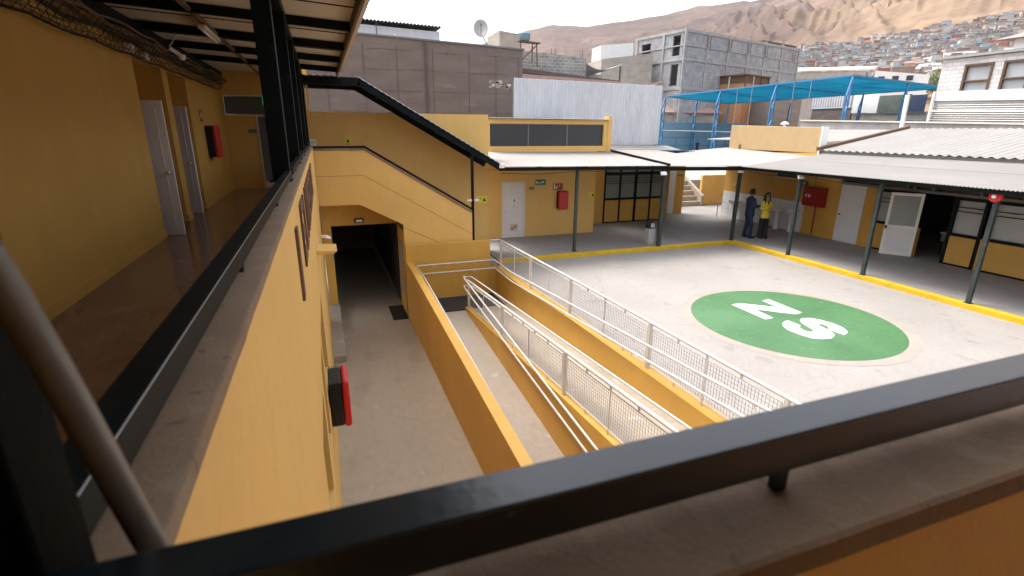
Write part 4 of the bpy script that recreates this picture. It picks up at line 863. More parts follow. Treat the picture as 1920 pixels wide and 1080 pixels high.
# alarm bell
ab = thing('alarm_bell', 'round red alarm bell on the nearest canopy post', 'bell', (13.97, 7.0, -1.33))
build(MB().lathe((13.99, 7.0, -1.33), [(.12, 0), (.135, -.03), (.13, -.06), (.09, -.09), (.04, -.10), (.002, -.10)], 24, axis='x'), 'gong', 'red', ab, smooth=True)
build(MB().lathe((13.885, 7.0, -1.33), [(.045, 0), (.045, -.012), (.03, -.02), (.001, -.021)], 16, axis='x'), 'centre_cap', 'white', ab, smooth=True)
for i, (x, y, lb) in enumerate([(13.85, 14.5, 'white floodlight at the corner post'), (13.95, 12.1, 'white floodlight at the top of the second right hand post'), (10.55, 14.4, 'white floodlight at the top of the post by the bin')]):
    t_ = thing('flood_lamp', lb, 'lamp', (x, y, -1.3), 'white floodlights under the canopy eaves')
    build(B(x-.03, y-.02, -1.30, x+.03, y+.05, -1.20), 'bracket', 'blackplastic', t_)
    build(MB().bar((x-.13, y-.05, -1.33), (x+.09, y-.05, -1.33), .05, .12, upv=(0, .5, 1)), 'lamp_head', 'white', t_, bevel=.008)
# right canopy, classroom roof
c3 = thing('right_canopy', 'pale corrugated canopy above the right hand walkway', 'roof', (15.6, 7, -1.1))
build(MB().corr((13.72, -3, -1.16), (0, 17.36, 0), (4.3, 0, .44), .082, .012, seg=6, nv=3, th=.006), 'roof_sheet', 'roofwhite', c3)
build(MB().bar((13.80, -3, -1.22), (13.80, 14.42, -1.22), .05, .09), 'eave_beam', 'black', c3)
for y in (-.5, 2, 4.5, 7, 9.6, 12.15): build(MB().bar((13.85, y, -1.20), (17.65, y, -.83), .05, .08), 'rafter', 'black', c3)
lp = MB(); vs = []; n_ = 340
for k in range(n_+1):
    y = 14.3-k*.05; q = .012+.010*noise.noise((y*6, 1, 0)); z = -1.16+.44*(15.75-13.72)/4.3
    vs += [(15.75-q, y, z+.0105), (15.75+q, y, z+.0125)]
build(lp.add(vs, [(2*k, 2*k+1, 2*k+3, 2*k+2) for k in range(n_)]), 'sheet_lap', 'brownjoint', c3)
c4 = thing('classroom_roof', 'large wave corrugated roof above the right canopy', 'roof', (20, 7, -.3))
build(MB().corr((17.5, -3, -.64), (0, 17.55, 0), (4.6, 0, .80), .262, .024, seg=10, nv=4, th=.012), 'roof_sheet', 'roofgrey', c4, smooth=True)
build(MB().corr((22.1, -3, .16), (0, 17.55, 0), (4.6, 0, -.80), .262, .024, seg=8, nv=2, th=.012), 'rear_sheet', 'roofgrey', c4, smooth=True)
build(MB().bar((17.5, 14.60, -.60), (22.15, 14.60, .20), .16, .13), 'verge_board', 'wood', c4)
build(B(17.62, -3, -.80, 17.68, 14.5, -.66), 'fascia', 'roofgrey', c4)
bx_ = thing('roof_parapet', 'bright cream yellow parapet box above the wash basins', 'building', (18, 17, -.8))
build(MB().prism([(17.70, 14.72, -.76), (17.70, 14.72, .16), (17.70, 19.42, .28), (17.70, 19.42, -.90)], (.3, 0, 0)), 'wall', 'trim_and_shade', bx_, bevel=.01) if 0 else build(MB().prism([(17.70, 14.72, -.76), (17.70, 14.72, .16), (17.70, 19.42, .28), (17.70, 19.42, -.90)], (.3, 0, 0)), 'wall', mat('cream_yellow_paint', (.45,.305,.15), .6, .05), bx_, bevel=.01)
build(MB().box(17.66, 14.70, .165, 18.02, 14.76, .20).box(17.64, 14.66, -.86, 17.95, 14.715, .19), 'edge_flashing', 'white', bx_)
build(MB().box(17.67, 18.7, -.86, 17.699, 18.80, -.55), 'rust_outlet', 'wood', bx_)
vt = thing('roof_vent', 'small white mushroom vent behind the cream parapet', 'vent', (22, 20.5, .2))
build(MB().lathe((22, 20.5, -.1), [(.06, 0), (.06, .48)], 10), 'pipe', 'white', vt); build(MB().lathe((22, 20.5, .36), [(.2, 0), (.2, .03), (.1, .12), (.002, .15)], 14), 'cap', 'white', vt, smooth=True)
waveroof((18.0, 14.75, -.36), (0, 6.6, 0), (8.6, 0, .50), .18, .01, 'white_roof', 'flat white roof behind the cream parapet', 'roofwhite', seg=4, nv=2, th=.01)
tag(build(MB().bar((24, 16.1, -.1), (24, 16.15, 1.56), .12), 'white_pole', 'white'), 'short white pole rising from the white roof', 'pole')

# ------------------------------------------------------------------ opening to the yard
ys_ = thing('yard_steps', 'concrete steps with low cheek wall climbing to the rear yard', 'steps', (18.2, 23, -3.85))
stp = MB()
for k in range(5): stp.box(17.0, 22.5+k*.29, -3.85, 19.0, 23.95, -3.85+(k+1)*.245)
build(stp, 'flight', 'ramp', ys_); build(MB().prism([(19.0, 22.4, -3.85), (19.0, 22.4, -3.3), (19.0, 24.2, -2.3), (19.0, 24.2, -3.85)], (.18, 0, 0)), 'cheek_wall', 'ramp', ys_)
build(MB().tube([(17.6, 22.3, -3.85), (17.6, 22.3, -3.0), (17.6, 23.9, -1.8), (17.6, 23.9, -2.6)], .03, 8), 'handrail', 'rail', ys_)
tag(build(MB().box(19.2, 22.7, -3.85, 23.4, 22.86, -2.25), 'low_wall', 'wall', bevel=.02), 'weathered low ochre wall at the edge of the rear yard', 'wall')
tag(build(MB().box(16.9, 21.9, -3.85, 17.35, 22.3, -3.42), 'utility_box', 'white', bevel=.02), 'small white box at the foot of the yard steps', 'box')
struct(disc((27, 38), 2.6, -2.60, 40), 'yard_paint', 'green')
for lb, pts, r_ in (('thin grey conduit running along the top of the far wing wall', [(5.2, 17.62, -1.35), (8.9, 17.62, -1.37), (8.9, 17.62, -1.2), (9.7, 17.62, -1.2)], .012),
                    ('thin grey conduit dropping from the eave to the red fire cabinet', [(17.67, 14.6, -1.0), (17.67, 14.6, -2.0)], .014),
                    ('slack black cable strung under the far canopy eave', [(4.9, 14.5, -1.22), (6.2, 14.5, -1.27), (7.6, 14.52, -1.20), (9.0, 14.5, -1.28), (10.7, 14.5, -1.24)], .008),
                    ('slack black cable strung under the right canopy eave', [(13.9, 14.4, -1.30), (13.9, 13.2, -1.37), (13.95, 12.1, -1.29), (13.9, 10.8, -1.38), (13.95, 9.6, -1.29), (13.9, 8.2, -1.39), (13.95, 7.0, -1.29)], .008)):
    tag(build(MB().tube(pts, r_, 8), 'conduit' if 'conduit' in lb else 'cable', 'grey' if 'conduit' in lb else 'blackplastic', smooth=True), lb, 'conduit' if 'conduit' in lb else 'cable')
# litter bin
lb_ = thing('litter_bin', 'grey litter bin with a black swing lid beside the canopy post', 'bin', (10.66, 15.0, -3.85))
def taper(x0, y0, z0, w0, d0, z1, w1, d1): return MB().add([(x0-w0, y0-d0, z0), (x0+w0, y0-d0, z0), (x0+w0, y0+d0, z0), (x0-w0, y0+d0, z0), (x0-w1, y0-d1, z1), (x0+w1, y0-d1, z1), (x0+w1, y0+d1, z1), (x0-w1, y0+d1, z1)], [(3,2,1,0),(4,5,6,7),(0,1,5,4),(1,2,6,5),(2,3,7,6),(3,0,4,7)])
build(taper(10.66, 15.0, -3.85, .11, .11, -3.27, .14, .14), 'body', 'bin', lb_, bevel=.02)
build(taper(10.66, 15.0, -3.269, .145, .145, -3.02, .10, .10), 'lid', 'blackplastic', lb_, bevel=.03)
build(MB().prism([(10.58, 14.845, -3.22), (10.74, 14.845, -3.22), (10.72, 14.875, -3.08), (10.60, 14.875, -3.08)], (0, -.012, 0)), 'swing_flap', 'bin', lb_)

# ------------------------------------------------------------------ neighbouring buildings
bwl = thing('party_wall', 'tall weathered brown block wall behind the stairs', 'wall', (2, 24, -5.5))
build(MB().prism([(-6, 24, -5.5), (-6, 24, 3.98), (9.22, 24, 3.53), (9.22, 24, -5.5)], (0, .35, 0)), 'wall', 'brownwall', bwl)
jt = MB()
for x in (-4.5, -2.9, -1.3, .5, 2.02, 3.42, 4.98, 7.9, 6.62, 9.0): jt.box(x, 23.988, -1, x+.025, 23.999, 3.5-.03*x)
for z in (.7, 1.6, 2.45, 3.2):
    x = -6
    while x < 9: q = random.uniform(.8, 2.5); zq = z+random.uniform(-.04, .04); jt.box(x, 23.990, zq, min(9.2, x+q), 23.998, zq+.018); x += q+random.uniform(.2, 1.2)
build(jt, 'block_joint', 'brownjoint', bwl)
build(B(4.92-.28+.0, 23.93, -1, 4.92-.18, 24.0, 3.62), 'downpipe', 'brownjoint', bwl)
ptc = MB()
for k in range(26):
    x = 7.55+random.random()*.95; z = 2.15-random.random()*.28-(x-7.55)*.06; ptc.box(x, 23.985, z, x+random.uniform(.06, .2), 23.992, z+random.uniform(.03, .08))
for k in range(9):
    x = 8.4+random.random()*.6; ptc.box(x, 23.985, 1.82-(x-8.4)*.25+random.uniform(-.04, .04), x+.12, 23.993, 1.86-(x-8.4)*.25)
build(ptc, 'peeling_patch', 'soffit', bwl)
build(MB().prism([(-6, 23.95, 3.98), (9.3, 23.95, 3.53), (9.3, 23.95, 3.60), (-6, 23.95, 4.05)], (0, .45, 0)), 'coping', 'grey', bwl)
zf = thing('zinc_fence', 'tall white painted corrugated sheet fence beside the brown wall', 'fence', (11.4, 21, -.6))
def vsheet(x0, x1, y, z0a, z1a, z0b, z1b, pitch, amp):
    m_ = MB(); n_ = int((x1-x0)/pitch*6); vs = []
    for i in range(n_+1):
        t = i/n_; x = x0+(x1-x0)*t; ph = (i/6) % 1; dy = -max(-1, min(1, 2.4*math.sin(2*math.pi*ph)))*amp
        vs += [(x, y+dy, z0a+(z0b-z0a)*t), (x, y+dy, z1a+(z1b-z1a)*t+.01*math.sin(i*.7)), (x, y+dy+.01, z0a+(z0b-z0a)*t), (x, y+dy+.01, z1a+(z1b-z1a)*t)]
    fs = []
    for i in range(n_): a = i*4; fs += [(a, a+4, a+5, a+1), (a+2, a+3, a+7, a+6), (a+1, a+5, a+7, a+3)]
    return m_.add(vs, fs)
build(vsheet(7.75, 15.02, 21.15, -.9, 2.06, -.60, 1.98, .16, .018), 'sheet', 'fencewhite', zf)
for a, b in ((8.0, 10), (10, 12.4), (12.4, 15)): pass
build(MB().box(7.75, 21.2, -5, 7.85, 21.3, 1.9).box(14.9, 21.2, -5, 15.0, 21.3, 1.9).box(7.75, 21.2, 1.5, 15, 21.25, 1.56), 'frame', 'grey', zf)
build(MB().box(7.8, 21.10, -.90, 15.0, 21.5, -.62), 'skirt', 'grey', zf)
bb = thing('blue_grey_building', 'pale blue grey building top above the brown wall', 'building', (3, 40, -5))
build(MB().prism([(-3, 40, -5), (-3, 40, 7.1), (8.9, 40, 6.75), (8.9, 40, -5)], (0, 6, 0)), 'wall', 'fencewhite', bb)
build(MB().corr((-3, 39.6, 7.35), (12, 0, -.30), (0, 6, 0), .25, .05, seg=6, nv=1, th=.02), 'roof', 'grey', bb)
build(B(4.4, 39.95, 5.2, 4.47, 39.998, 7.1), 'downpipe', 'grey', bb); build(B(5.6, 39.9, 5, 5.75, 39.998, 6.4), 'downpipe', 'white', bb)
wf = thing('roof_wire_frame', 'faint thin wire frame on the roof of the blue grey building', 'frame', (5, 42, 7)) 
w_m = MB()
for x in (2.5, 4.3, 6.2, 8.3): w_m.bar((x, 42, 7.1), (x, 42, 9.2), .02)
for z in (8.1, 8.8, 9.2): w_m.bar((2.5, 42, z+.1), (8.3, 42, z-.1), .018)
build(w_m, 'wire', 'fencewhite', wf)
# dish
sd_ = thing('satellite_dish', 'grey mesh satellite dish on top of the brown wall', 'satellite dish', (7.6, 24.1, 3.55))
dm = MB(); nr, nn = 6, 28; vs = []
dn = Vector((-.25, -1, .38)).normalized(); du = dn.cross(Vector((0, 0, 1))).normalized(); dv_ = du.cross(dn).normalized(); dc = Vector((7.2, 24.0, 4.28))
for i in range(nr+1):
    q = .36*i/nr
    for j in range(nn): t = 2*math.pi*j/nn; vs.append(dc+du*q*.9*math.cos(t)+dv_*q*1.15*math.sin(t)+dn*(q*q*.7))
fs = [(i*nn+j, (i+1)*nn+j, (i+1)*nn+(j+1) % nn, i*nn+(j+1) % nn) for i in range(nr) for j in range(nn)]
dsh = build(dm.add(vs, fs), 'reflector', 'zinc', sd_, smooth=True); so_ = dsh.modifiers.new('solid', 'SOLIDIFY'); so_.thickness = .01
build(MB().tube([dc, (7.35, 24.15, 4.0), (7.66, 24.2, 3.55)], .025, 8), 'mast', 'grey', sd_); build(MB().tube([dc-dv_*.3+dn*.05, dc+dn*.42-dv_*.06], .012, 6).bar(dc+dn*.40-dv_*.08, dc+dn*.46, .06), 'feed_arm', 'grey', sd_)
# roofs behind the zinc fence
bk_ = thing('block_shed', 'grey concrete block wall with whitewashed courses behind the zinc fence', 'building', (17, 38, -5))
build(MB().prism([(13.0, 38.6, -5), (13.0, 38.6, 6.9), (14.6, 38.6, 6.75), (14.6, 38.6, 5.5), (14.7, 38.6, -5)], (0, 3, 0)), 'upper_room', 'blocktan', bk_)
build(MB().prism([(14.6, 38, -5), (14.6, 38, 5.55), (19.85, 38, 5.32), (19.85, 38, -5)], (0, .5, 0)), 'wall', brickmat('rough_grey_block', (.30,.30,.28), (.22,.225,.22), (.42,.42,.40), .45, .22, .02, 'xz', var=.2), bk_)
build(MB().prism([(13.5, 37.3, 4.1), (13.5, 37.3, 4.35), (22.4, 37.3, 3.75), (22.4, 37.3, 3.45)], (0, .6, 0)), 'dark_eave', 'brownjoint', bk_)
for x in (15.4, 17.0, 17.3, 19.6): build(MB().bar((x, 38.2, 5.3), (x, 38.2, 5.9), .03), 'rebar', 'wood', bk_)
tk = thing('water_tank', 'round blue grey water tank on a rusty timber stand', 'water tank', (15, 37, 5))
build(MB().lathe((14.2, 36.6, 6.0), [(.30, 0), (.38, .1), (.40, .45), (.33, .52), (.10, .58), (.002, .58)], 20), 'tank', 'tank', tk, smooth=True)
st2 = MB().bar((13.7, 36.6, 5.95), (15.3, 36.6, 5.88), .5, .07)
for a, b in (((13.9, 36.6, 4.0), (13.9, 36.6, 5.9)), ((14.7, 36.4, 4.6), (14.7, 36.4, 5.9)), ((15.2, 36.6, 4.4), (15.1, 36.6, 5.9)), ((13.9, 36.4, 4.7), (15.1, 36.4, 5.8))): st2.bar(a, b, .07)
build(st2, 'stand', 'wood', tk)
pr = thing('pink_roof', 'faded pink tin roof peeking over the zinc fence', 'roof', (15, 30, 2.5)); build(MB().prism([(11.0, 29, 2.75), (11.0, 29, 3.05), (17.6, 29, 2.86), (17.6, 29, 2.5)], (0, 6, .4)), 'roof_sheet', 'pinktile', pr)
dcn = thing('dark_awning', 'dark sagging awning behind the zinc fence', 'awning', (22, 40, 4))
aw = MB(); vs = []; 
for i in range(13):
    t = i/12; x = 19.9+4.0*t; zc_ = 5.55-.75*math.sin(math.pi*t**.8)*1.0-.3*t
    vs += [(x, 39, zc_), (x, 43, zc_-.2), (x, 39, zc_-.05), (x, 43, zc_-.25)]
aw.add(vs, [f for i in range(12) for f in ((i*4, i*4+4, i*4+5, i*4+1), (i*4+2, i*4+3, i*4+7, i*4+6), (i*4, i*4+2, i*4+6, i*4+4))])
build(aw, 'cloth', 'grey', dcn); build(MB().bar((20.2, 39.2, -5), (20.2, 39.2, 5.4), .1).bar((23.6, 39.2, -5), (23.6, 39.2, 5.0), .1).bar((19.9, 41, 3.9), (23.9, 41, 3.7), .4, .5), 'frame', 'brownjoint', dcn)
build(MB().box(21.9, 42.6, -5, 23.9, 42.8, 4.7), 'back_wall', 'zinc', dcn)
# big unfinished block building
A_ = math.atan2(5.5, 20.7); cc = Vector((33.2, 43.85, 0)); FB = 1.35
E1 = Vector((math.cos(A_), math.sin(A_), 0)); E2 = Vector((-.16, .987, 0)).normalized()
ub = thing('unfinished_building', 'large unfinished grey block building with open window holes', 'building', (43, 50, -5.5))
def P(a, b, z): q = cc+E1*a+E2*b; return (q.x*FB, q.y*FB, z*FB if z > -5 else -5.5)
def ubox(a0, b0, z0, a1, b1, z1): return MB().add([P(a0,b0,z0), P(a1,b0,z0), P(a1,b1,z0), P(a0,b1,z0), P(a0,b0,z1), P(a1,b0,z1), P(a1,b1,z1), P(a0,b1,z1)], [(3,2,1,0),(4,5,6,7),(0,1,5,4),(1,2,6,5),(2,3,7,6),(3,0,4,7)])
L1 = 21.0; L2 = 6.6
build(MB().wall(P(0.02,0.02,0)[:2], E1, (-E1.y, E1.x), L1*FB, -5.5, 9.0*FB, .2), 'front_wall', 'block', ub)
build(MB().wall(P(0.03,0.25,0)[:2], E2, (E2.y, -E2.x), L2*FB, -5.5, 9.0*FB, .2, [tuple(FB*q for q in h_) for h_ in ((.35, 1.3, 6.95, 8.75), (.35, 1.3, 4.25, 6.2), (4.3, 5.6, 6.6, 8.5), (4.3, 5.6, 3.9, 6.1))]), 'side_wall', 'block', ub)
build(ubox(2.0, 1.5, -5, 2.2, 6.5, 8.6), 'inner_wall', 'block', ub)
bms = MB()
for z, h in ((8.95, .26), (6.45, .26), (3.85, .26), (7.75, .10)):
    q = ubox(-.06, -.06, z, L1+.06, .10, z+h); bms.add(q.v, q.f); q = ubox(-.065, .11, z, .10, L2+.2, z+h); bms.add(q.v, q.f)
build(bms, 'ring_beam', 'beam', ub)
for a in (0, 3.4, 6.9, 10.4, 13.6, 17.0, 20.7):
    q = ubox(a-.07, -.085, -5.5, a+.22, .08, 9.3); build(q, 'column', 'beam', ub)
for b in (2.6, 6.4): q = ubox(-.09, b, -5.5, .08, b+.25, 9.0); build(q, 'column', 'beam', ub)
for a in (3.5, 6.95, 10.45, 13.7, 19.4):
    q = MB()
    for k in range(2):
        p0 = P(a-.13+.42*k, -.12, 7.75); q.bar(p0, (p0[0], p0[1], 8.9*FB), .04)
    for k in range(4): p0 = P(a-.13, -.12, 7.85+.27*k); p1 = P(a+.29, -.12, 7.85+.27*k); q.bar(p0, p1, .025)
    build(q, 'rebar_cage', 'wood', ub)
build(ubox(13.6, .3, 9.35, 20.5, 4, 9.5), 'roof_shed', 'wood', ub); build(ubox(.3, .3, 8.8, L1, L2, 8.93), 'roof_slab', 'beam', ub); build(MB().wall(P(L1, .25, 0)[:2], E2, (-E2.y, E2.x), L2*FB, -5.5, 9.0*FB, .2), 'far_side_wall', 'block', ub); build(ubox(.3, L2-.2, -5, L1, L2, 8.8), 'rear_wall', 'block', ub)
tb2 = thing('tan_building', 'tan block building with a white tank box on its roof, left of the unfinished one', 'building', (28, 46, -5))
build(MB().prism([(x*FB, y*FB, z*FB) for x, y, z in [(25.9, 46.5, -4.1), (25.9, 46.5, 6.5), (31.6, 46.5, 7.3), (31.6, 46.5, -4.1)]], (.5, 5, 0)), 'wall', 'blocktan', tb2)
build(MB().prism([(x*FB, y*FB, z*FB) for x, y, z in [(26.0, 47, 6.3), (26.0, 47, 7.75), (29.6, 47, 8.2), (29.6, 47, 6.9)]], (.4, 3, 0)), 'white_box', 'white', tb2)
rd = thing('rusty_shed', 'low shed with a rusty roof edge in front of the unfinished building', 'shed', (28, 40, -5)); build(MB().prism([(23.4, 40, -5), (23.4, 40, 3.1), (28.0, 40, 3.9), (28.0, 40, -5)], (0, 2, 0)), 'wall', 'blocktan', rd); build(MB().bar((23, 39.9, 3.15), (28.3, 39.9, 4.05), .3, .14), 'roof_edge', 'pinktile', rd)
wb = thing('timber_cabin', 'brown timber cabin with plywood panels above the blue canopy', 'cabin', (60, 64, 0))
def rot(cx_, cy_, a, pts): return [(cx_+p[0]*math.cos(a)-p[1]*math.sin(a), cy_+p[0]*math.sin(a)+p[1]*math.cos(a), p[2]) for p in pts]
def rbox(c, a, x0, y0, z0, x1, y1, z1): b_ = B(x0, y0, z0, x1, y1, z1); b_.v = rot(c[0], c[1], a, b_.v); return b_
CW = (54.0, 57.9); aw_ = R(17)
build(rbox(CW, aw_, 0, 0, -5.5, 6.2, 4.6, 6.2), 'wall', 'plywood', wb)
build(rbox(CW, aw_, -.02, -.02, 6.22, 6.22, 4.62, 7.15), 'dark_band', 'wood', wb)
build(rbox(CW, aw_, -.25, -.25, 7.17, 6.5, 4.9, 7.34), 'roof', 'wood', wb)
for k in range(4): build(rbox(CW, aw_, k*2.02-.06, -.14, 4.2, k*2.02+.10, -.03, 7.16), 'stud', 'soffit' if k == 1 else 'wood', wb)
for k in range(1, 3): build(rbox(CW, aw_, -.14, k*2.2-.08, 4.2, -.03, k*2.2+.08, 7.16), 'stud', 'soffit', wb)

# blue shade canopy over the sports yard
sc_ = thing('shade_canopy', 'bright blue net canopy on blue lattice posts over the sports yard', 'canopy', (42, 40, -2.6))
A0, B0, C0, D0 = Vector((34.1, 26.8, 3.66)), Vector((51.4, 31, 3.72)), Vector((51, 57, 3.5)), Vector((35.3, 49, 3.55))
cn = MB(); n1 = 24; vs = []
for i in range(n1+1):
    for j in range(n1+1):
        s_, t = i/n1, j/n1; p = (A0*(1-s_)+D0*s_)*(1-t)+(B0*(1-s_)+C0*s_)*t
        bay_ = abs(math.sin(math.pi*s_*3)); vs.append((p.x, p.y, p.z-.22*bay_*math.sin(math.pi*t)))
cn.add(vs, [(i*(n1+1)+j, i*(n1+1)+j+1, (i+1)*(n1+1)+j+1, (i+1)*(n1+1)+j) for i in range(n1) for j in range(n1)])
build(cn, 'net', 'net', sc_, smooth=True)
ed = MB()
for a, b in ((A0, B0), (B0, C0), (C0, D0), (D0, A0)): ed.bar(a, b, .10, .10)
for s_ in (.333, .666): ed.bar(A0*(1-s_)+D0*s_, B0*(1-s_)+C0*s_, .08, .10)
build(ed, 'edge_cable', 'bluesteel', sc_)
def lattice(x, y, z0, z1, dx, dy):
    m_ = MB(); q = .55
    a, b = Vector((x, y, 0)), Vector((x+dx*q, y+dy*q, 0))
    zt = z1-1.3
    for p, zz in ((a, z1), (b, zt)): m_.bar((p.x, p.y, z0), (p.x, p.y, zz), .10)
    m_.bar((b.x, b.y, zt), (a.x, a.y, z1-.1), .10)
    k = int((zt-z0)/.62)
    for i in range(k):
        za, zb = z0+(zt-z0)*i/k, z0+(zt-z0)*(i+1)/k
        p0, p1 = (a, b) if i % 2 else (b, a); m_.bar((p0.x, p0.y, za), (p1.x, p1.y, zb), .05); 
        if i % 3 == 0: m_.bar((a.x, a.y, za), (b.x, b.y, za), .05)
    return m_
for p in (A0, A0.lerp(D0, .30), A0.lerp(D0, .60), D0, B0, B0.lerp(C0, .3), B0.lerp(C0, .62), C0, A0.lerp(B0, .5), D0.lerp(C0, .45)):
    build(lattice(p.x, p.y, -2.6, p.z, -.9, -.3), 'lattice_post', 'bluesteel', sc_)
wr = MB()
for s_ in (.15, .22, .42, .5): p = A0.lerp(D0, s_); wr.bar((p.x, p.y, -2.6), p, .03)
p, q = A0.lerp(D0, .0), D0; wr.bar((p.x, p.y, -.15), (q.x, q.y, .1), .07)
build(wr, 'guy_wire', 'zinc', sc_)
bl = thing('blue_wall', 'light blue wall at the back of the sports yard', 'wall', (43, 52, -2.6)); build(MB().box(36.5, 53.0, -2.62, 50.5, 53.3, 1.0), 'wall', 'bluewall', bl)
rlb = MB(); 
for z in (-1.6, -.7): rlb.bar((37, 51.9, z), (49, 51.9, z), .06)
for k in range(6): rlb.bar((37+k*2.4, 51.9, -2.62), (37+k*2.4, 51.9, -.7), .06)
tag(build(rlb, 'yard_railing', 'bluesteel'), 'low blue rail in front of the light blue wall', 'railing')
def bgb(name, label, cat, verts_prism, d, m_, roof=None, part='wall'):
    t_ = thing(name, label, cat, verts_prism[0]); build(MB().prism(verts_prism, d), part, m_, t_)
    if roof: build(MB().prism(roof[0], roof[1]), 'roof', roof[2], t_)
    return t_
bgb('neighbour_house', 'tan house with a pinkish roof seen under the left end of the blue canopy', 'house', [(40, 60, -5), (40, 60, 2.4), (52, 60, 2.4), (52, 60, -5)], (0, 6, 0), 'blocktan', ([(39.5, 59.5, 2.41), (52.5, 59.5, 2.41), (50, 63, 4.2), (41, 63, 4.2)], (0, .1, -.12), 'pinktile'))
bgb('neighbour_house', 'white walled house seen under the middle of the blue canopy', 'house', [(52.5, 63, -5), (52.5, 63, 3.6), (57, 63, 3.6), (57, 63, -5)], (0, 5, 0), 'white', ([(52.3, 62.8, 3.62), (57.2, 62.8, 3.62), (57.2, 62.8, 3.8), (52.3, 62.8, 3.8)], (0, 5.4, 0), 'grey'))
bgb('grey_wall', 'large dull grey brown wall behind the blue canopy', 'wall', [(58, 52, -5), (58, 52, 4.6), (56, 60, 4.6), (56, 60, -5)], (.4, 0, 0), 'brownwall')
bgb('grey_wall', 'warm grey wall right of the dull one behind the blue canopy', 'wall', [(56, 41.9, -5), (56, 41.9, 4.2), (57.9, 51.9, 4.4), (57.9, 51.9, -5)], (.4, 0, 0), brickmat('grey_brown_panel', (.28,.24,.22), (.25,.22,.20), (.2,.17,.16), 4, 2, .02, 'yz', var=.15))
cgf = thing('white_bar_gate', 'white barred gate behind the blue canopy corner', 'gate', (53, 44, 2)); gm = MB()
for k in range(16): gm.box(53, 41.4+k*.3, 2.6, 53.08, 41.52+k*.3, 4.1)
gm.box(53, 41.3, 2.5, 53.05, 46, 2.6); build(gm, 'bars', 'fencewhite', cgf); build(B(53.1, 41.2, -5, 53.4, 46, 2.55), 'base_wall', 'brownwall', cgf)
tp = thing('tarpaulin', 'white tarpaulin screen under the canopy corner', 'tarpaulin', (53, 40, 2)); build(B(53, 38.4, 1.95, 53.08, 41.1, 3.7), 'sheet', 'white', tp)
tp = thing('tarpaulin', 'dull green tarpaulin screen next to the white one', 'tarpaulin', (53, 36, 2)); build(B(53.02, 35.3, 1.9, 53.1, 38.35, 3.5), 'sheet', 'tarpgreen', tp)
tp = thing('tarpaulin', 'dark blue tarpaulin screen right of the green one', 'tarpaulin', (53, 34, 2)); build(B(53.0, 33.9, 1.9, 53.08, 35.25, 3.4), 'sheet', 'tarpblue', tp)
tag(build(B(53.2, 30, -5, 53.5, 41.1, 1.9), 'yard_wall', 'blocktan'), 'low tan wall below the coloured tarpaulins', 'wall')
mf = thing('metal_fence', 'weathered blue grey sheet metal fence behind the white pole', 'fence', (45, 31, 0)); ms_ = MB()
for k in range(12): ms_.box(44.9+.05*(k % 2), 26.5+k*.72, -2.6, 45.0+.05*(k % 2), 27.2+k*.72, .95+.05*(k % 3))
build(ms_, 'sheet', mat('rust_blue_sheet', (.22,.27,.33), .6, .2, .8, .1, spots=[((.15,.08,.05), 2, .6, .1, .6)]), mf)
cwl = thing('concrete_wall', 'long grey concrete wall behind the white roof', 'wall', (27, 17, 0)); build(MB().prism([(27, 5, -5), (27, 5, .12), (27, 24, .62), (27, 24, -5)], (.3, 0, 0)), 'wall', 'beam', cwl); build(MB().prism([(26.9, 5, .125), (26.9, 5, .2), (26.9, 24, .70), (26.9, 24, .625)], (.5, 0, 0)), 'coping', 'soffit', cwl)
# grey ribbed fence at the right
gf = thing('ribbed_fence', 'grey horizontally ribbed metal fence at the right', 'fence', (27.6, 12, .3)); gm = MB(); vs = []; n_ = 60
for i in range(n_+1):
    z = .28+1.42*i/n_; dx = .02*math.sin(i*math.pi*2/4)
    vs += [(27.6+dx, 17.3, z+.05), (27.6+dx, 6, z-.25)]
gm.add(vs, [(i*2, i*2+1, i*2+3, i*2+2) for i in range(n_)]); o_ = build(gm, 'sheet', 'zinc', gf); mm_ = o_.modifiers.new('solid', 'SOLIDIFY'); mm_.thickness = .01
build(MB().prism([(27.55, 17.3, 1.45), (27.55, 17.3, 1.86), (27.55, 6, 1.60), (27.55, 6, 1.08)], (.04, 0, 0)), 'top_band', 'fencewhite', gf)
build(MB().bar((27.5, 17.3, 1.0), (27.5, 6, .7), .03, .04).bar((27.5, 17.3, -.2), (27.5, 17.3, 1.86), .08).bar((27.5, 13.5, -.2), (27.5, 13.5, 1.7), .05), 'frame', 'white', gf)
# white block house
wh = thing('white_block_house', 'whitewashed block house with brown framed windows at the right', 'house', (37, 17, -5))
build(MB().wall((34, 9), (0, 1), (1, 0), 12.3, -5, 3.98, .25, [(8.1, 9.3, 1.9, 3.6), (9.75, 11.1, 1.9, 3.6), (3.3, 4.6, 1.9, 3.6)]), 'wall', 'whiteblock', wh)
build(B(34.26, 9, -5, 40, 21.3, 3.6), 'rear_body', 'whiteblock', wh) if 0 else build(MB().box(34.26, 21.1, -5, 40, 21.3, 3.9).box(35.2, 9, -5, 35.3, 21, 3.9), 'side_wall', 'whiteblock', wh)
build(MB().prism([(33.8, 9, 4.0), (33.8, 21.5, 4.0), (33.8, 21.5, 4.12), (33.8, 9, 4.16)], (8, 0, .5)), 'roof', 'zinc', wh)
for a, b in ((17.1, 18.3), (18.75, 20.1), (12.3, 13.6)):
    wv = build(MB().box(33.95, a, 1.9, 34.1, a+.11, 3.6).box(33.95, b-.11, 1.9, 34.1, b, 3.6).box(33.94, a, 1.85, 34.1, b, 1.98).box(33.94, a, 3.5, 34.1, b, 3.62).box(33.97, a+.1, 2.70, 34.1, b-.1, 2.78), 'window', 'wood', wh)
    build(B(34.12, a+.02, 1.92, 34.14, b-.02, 3.58), 'pane', 'glasslight', wv)
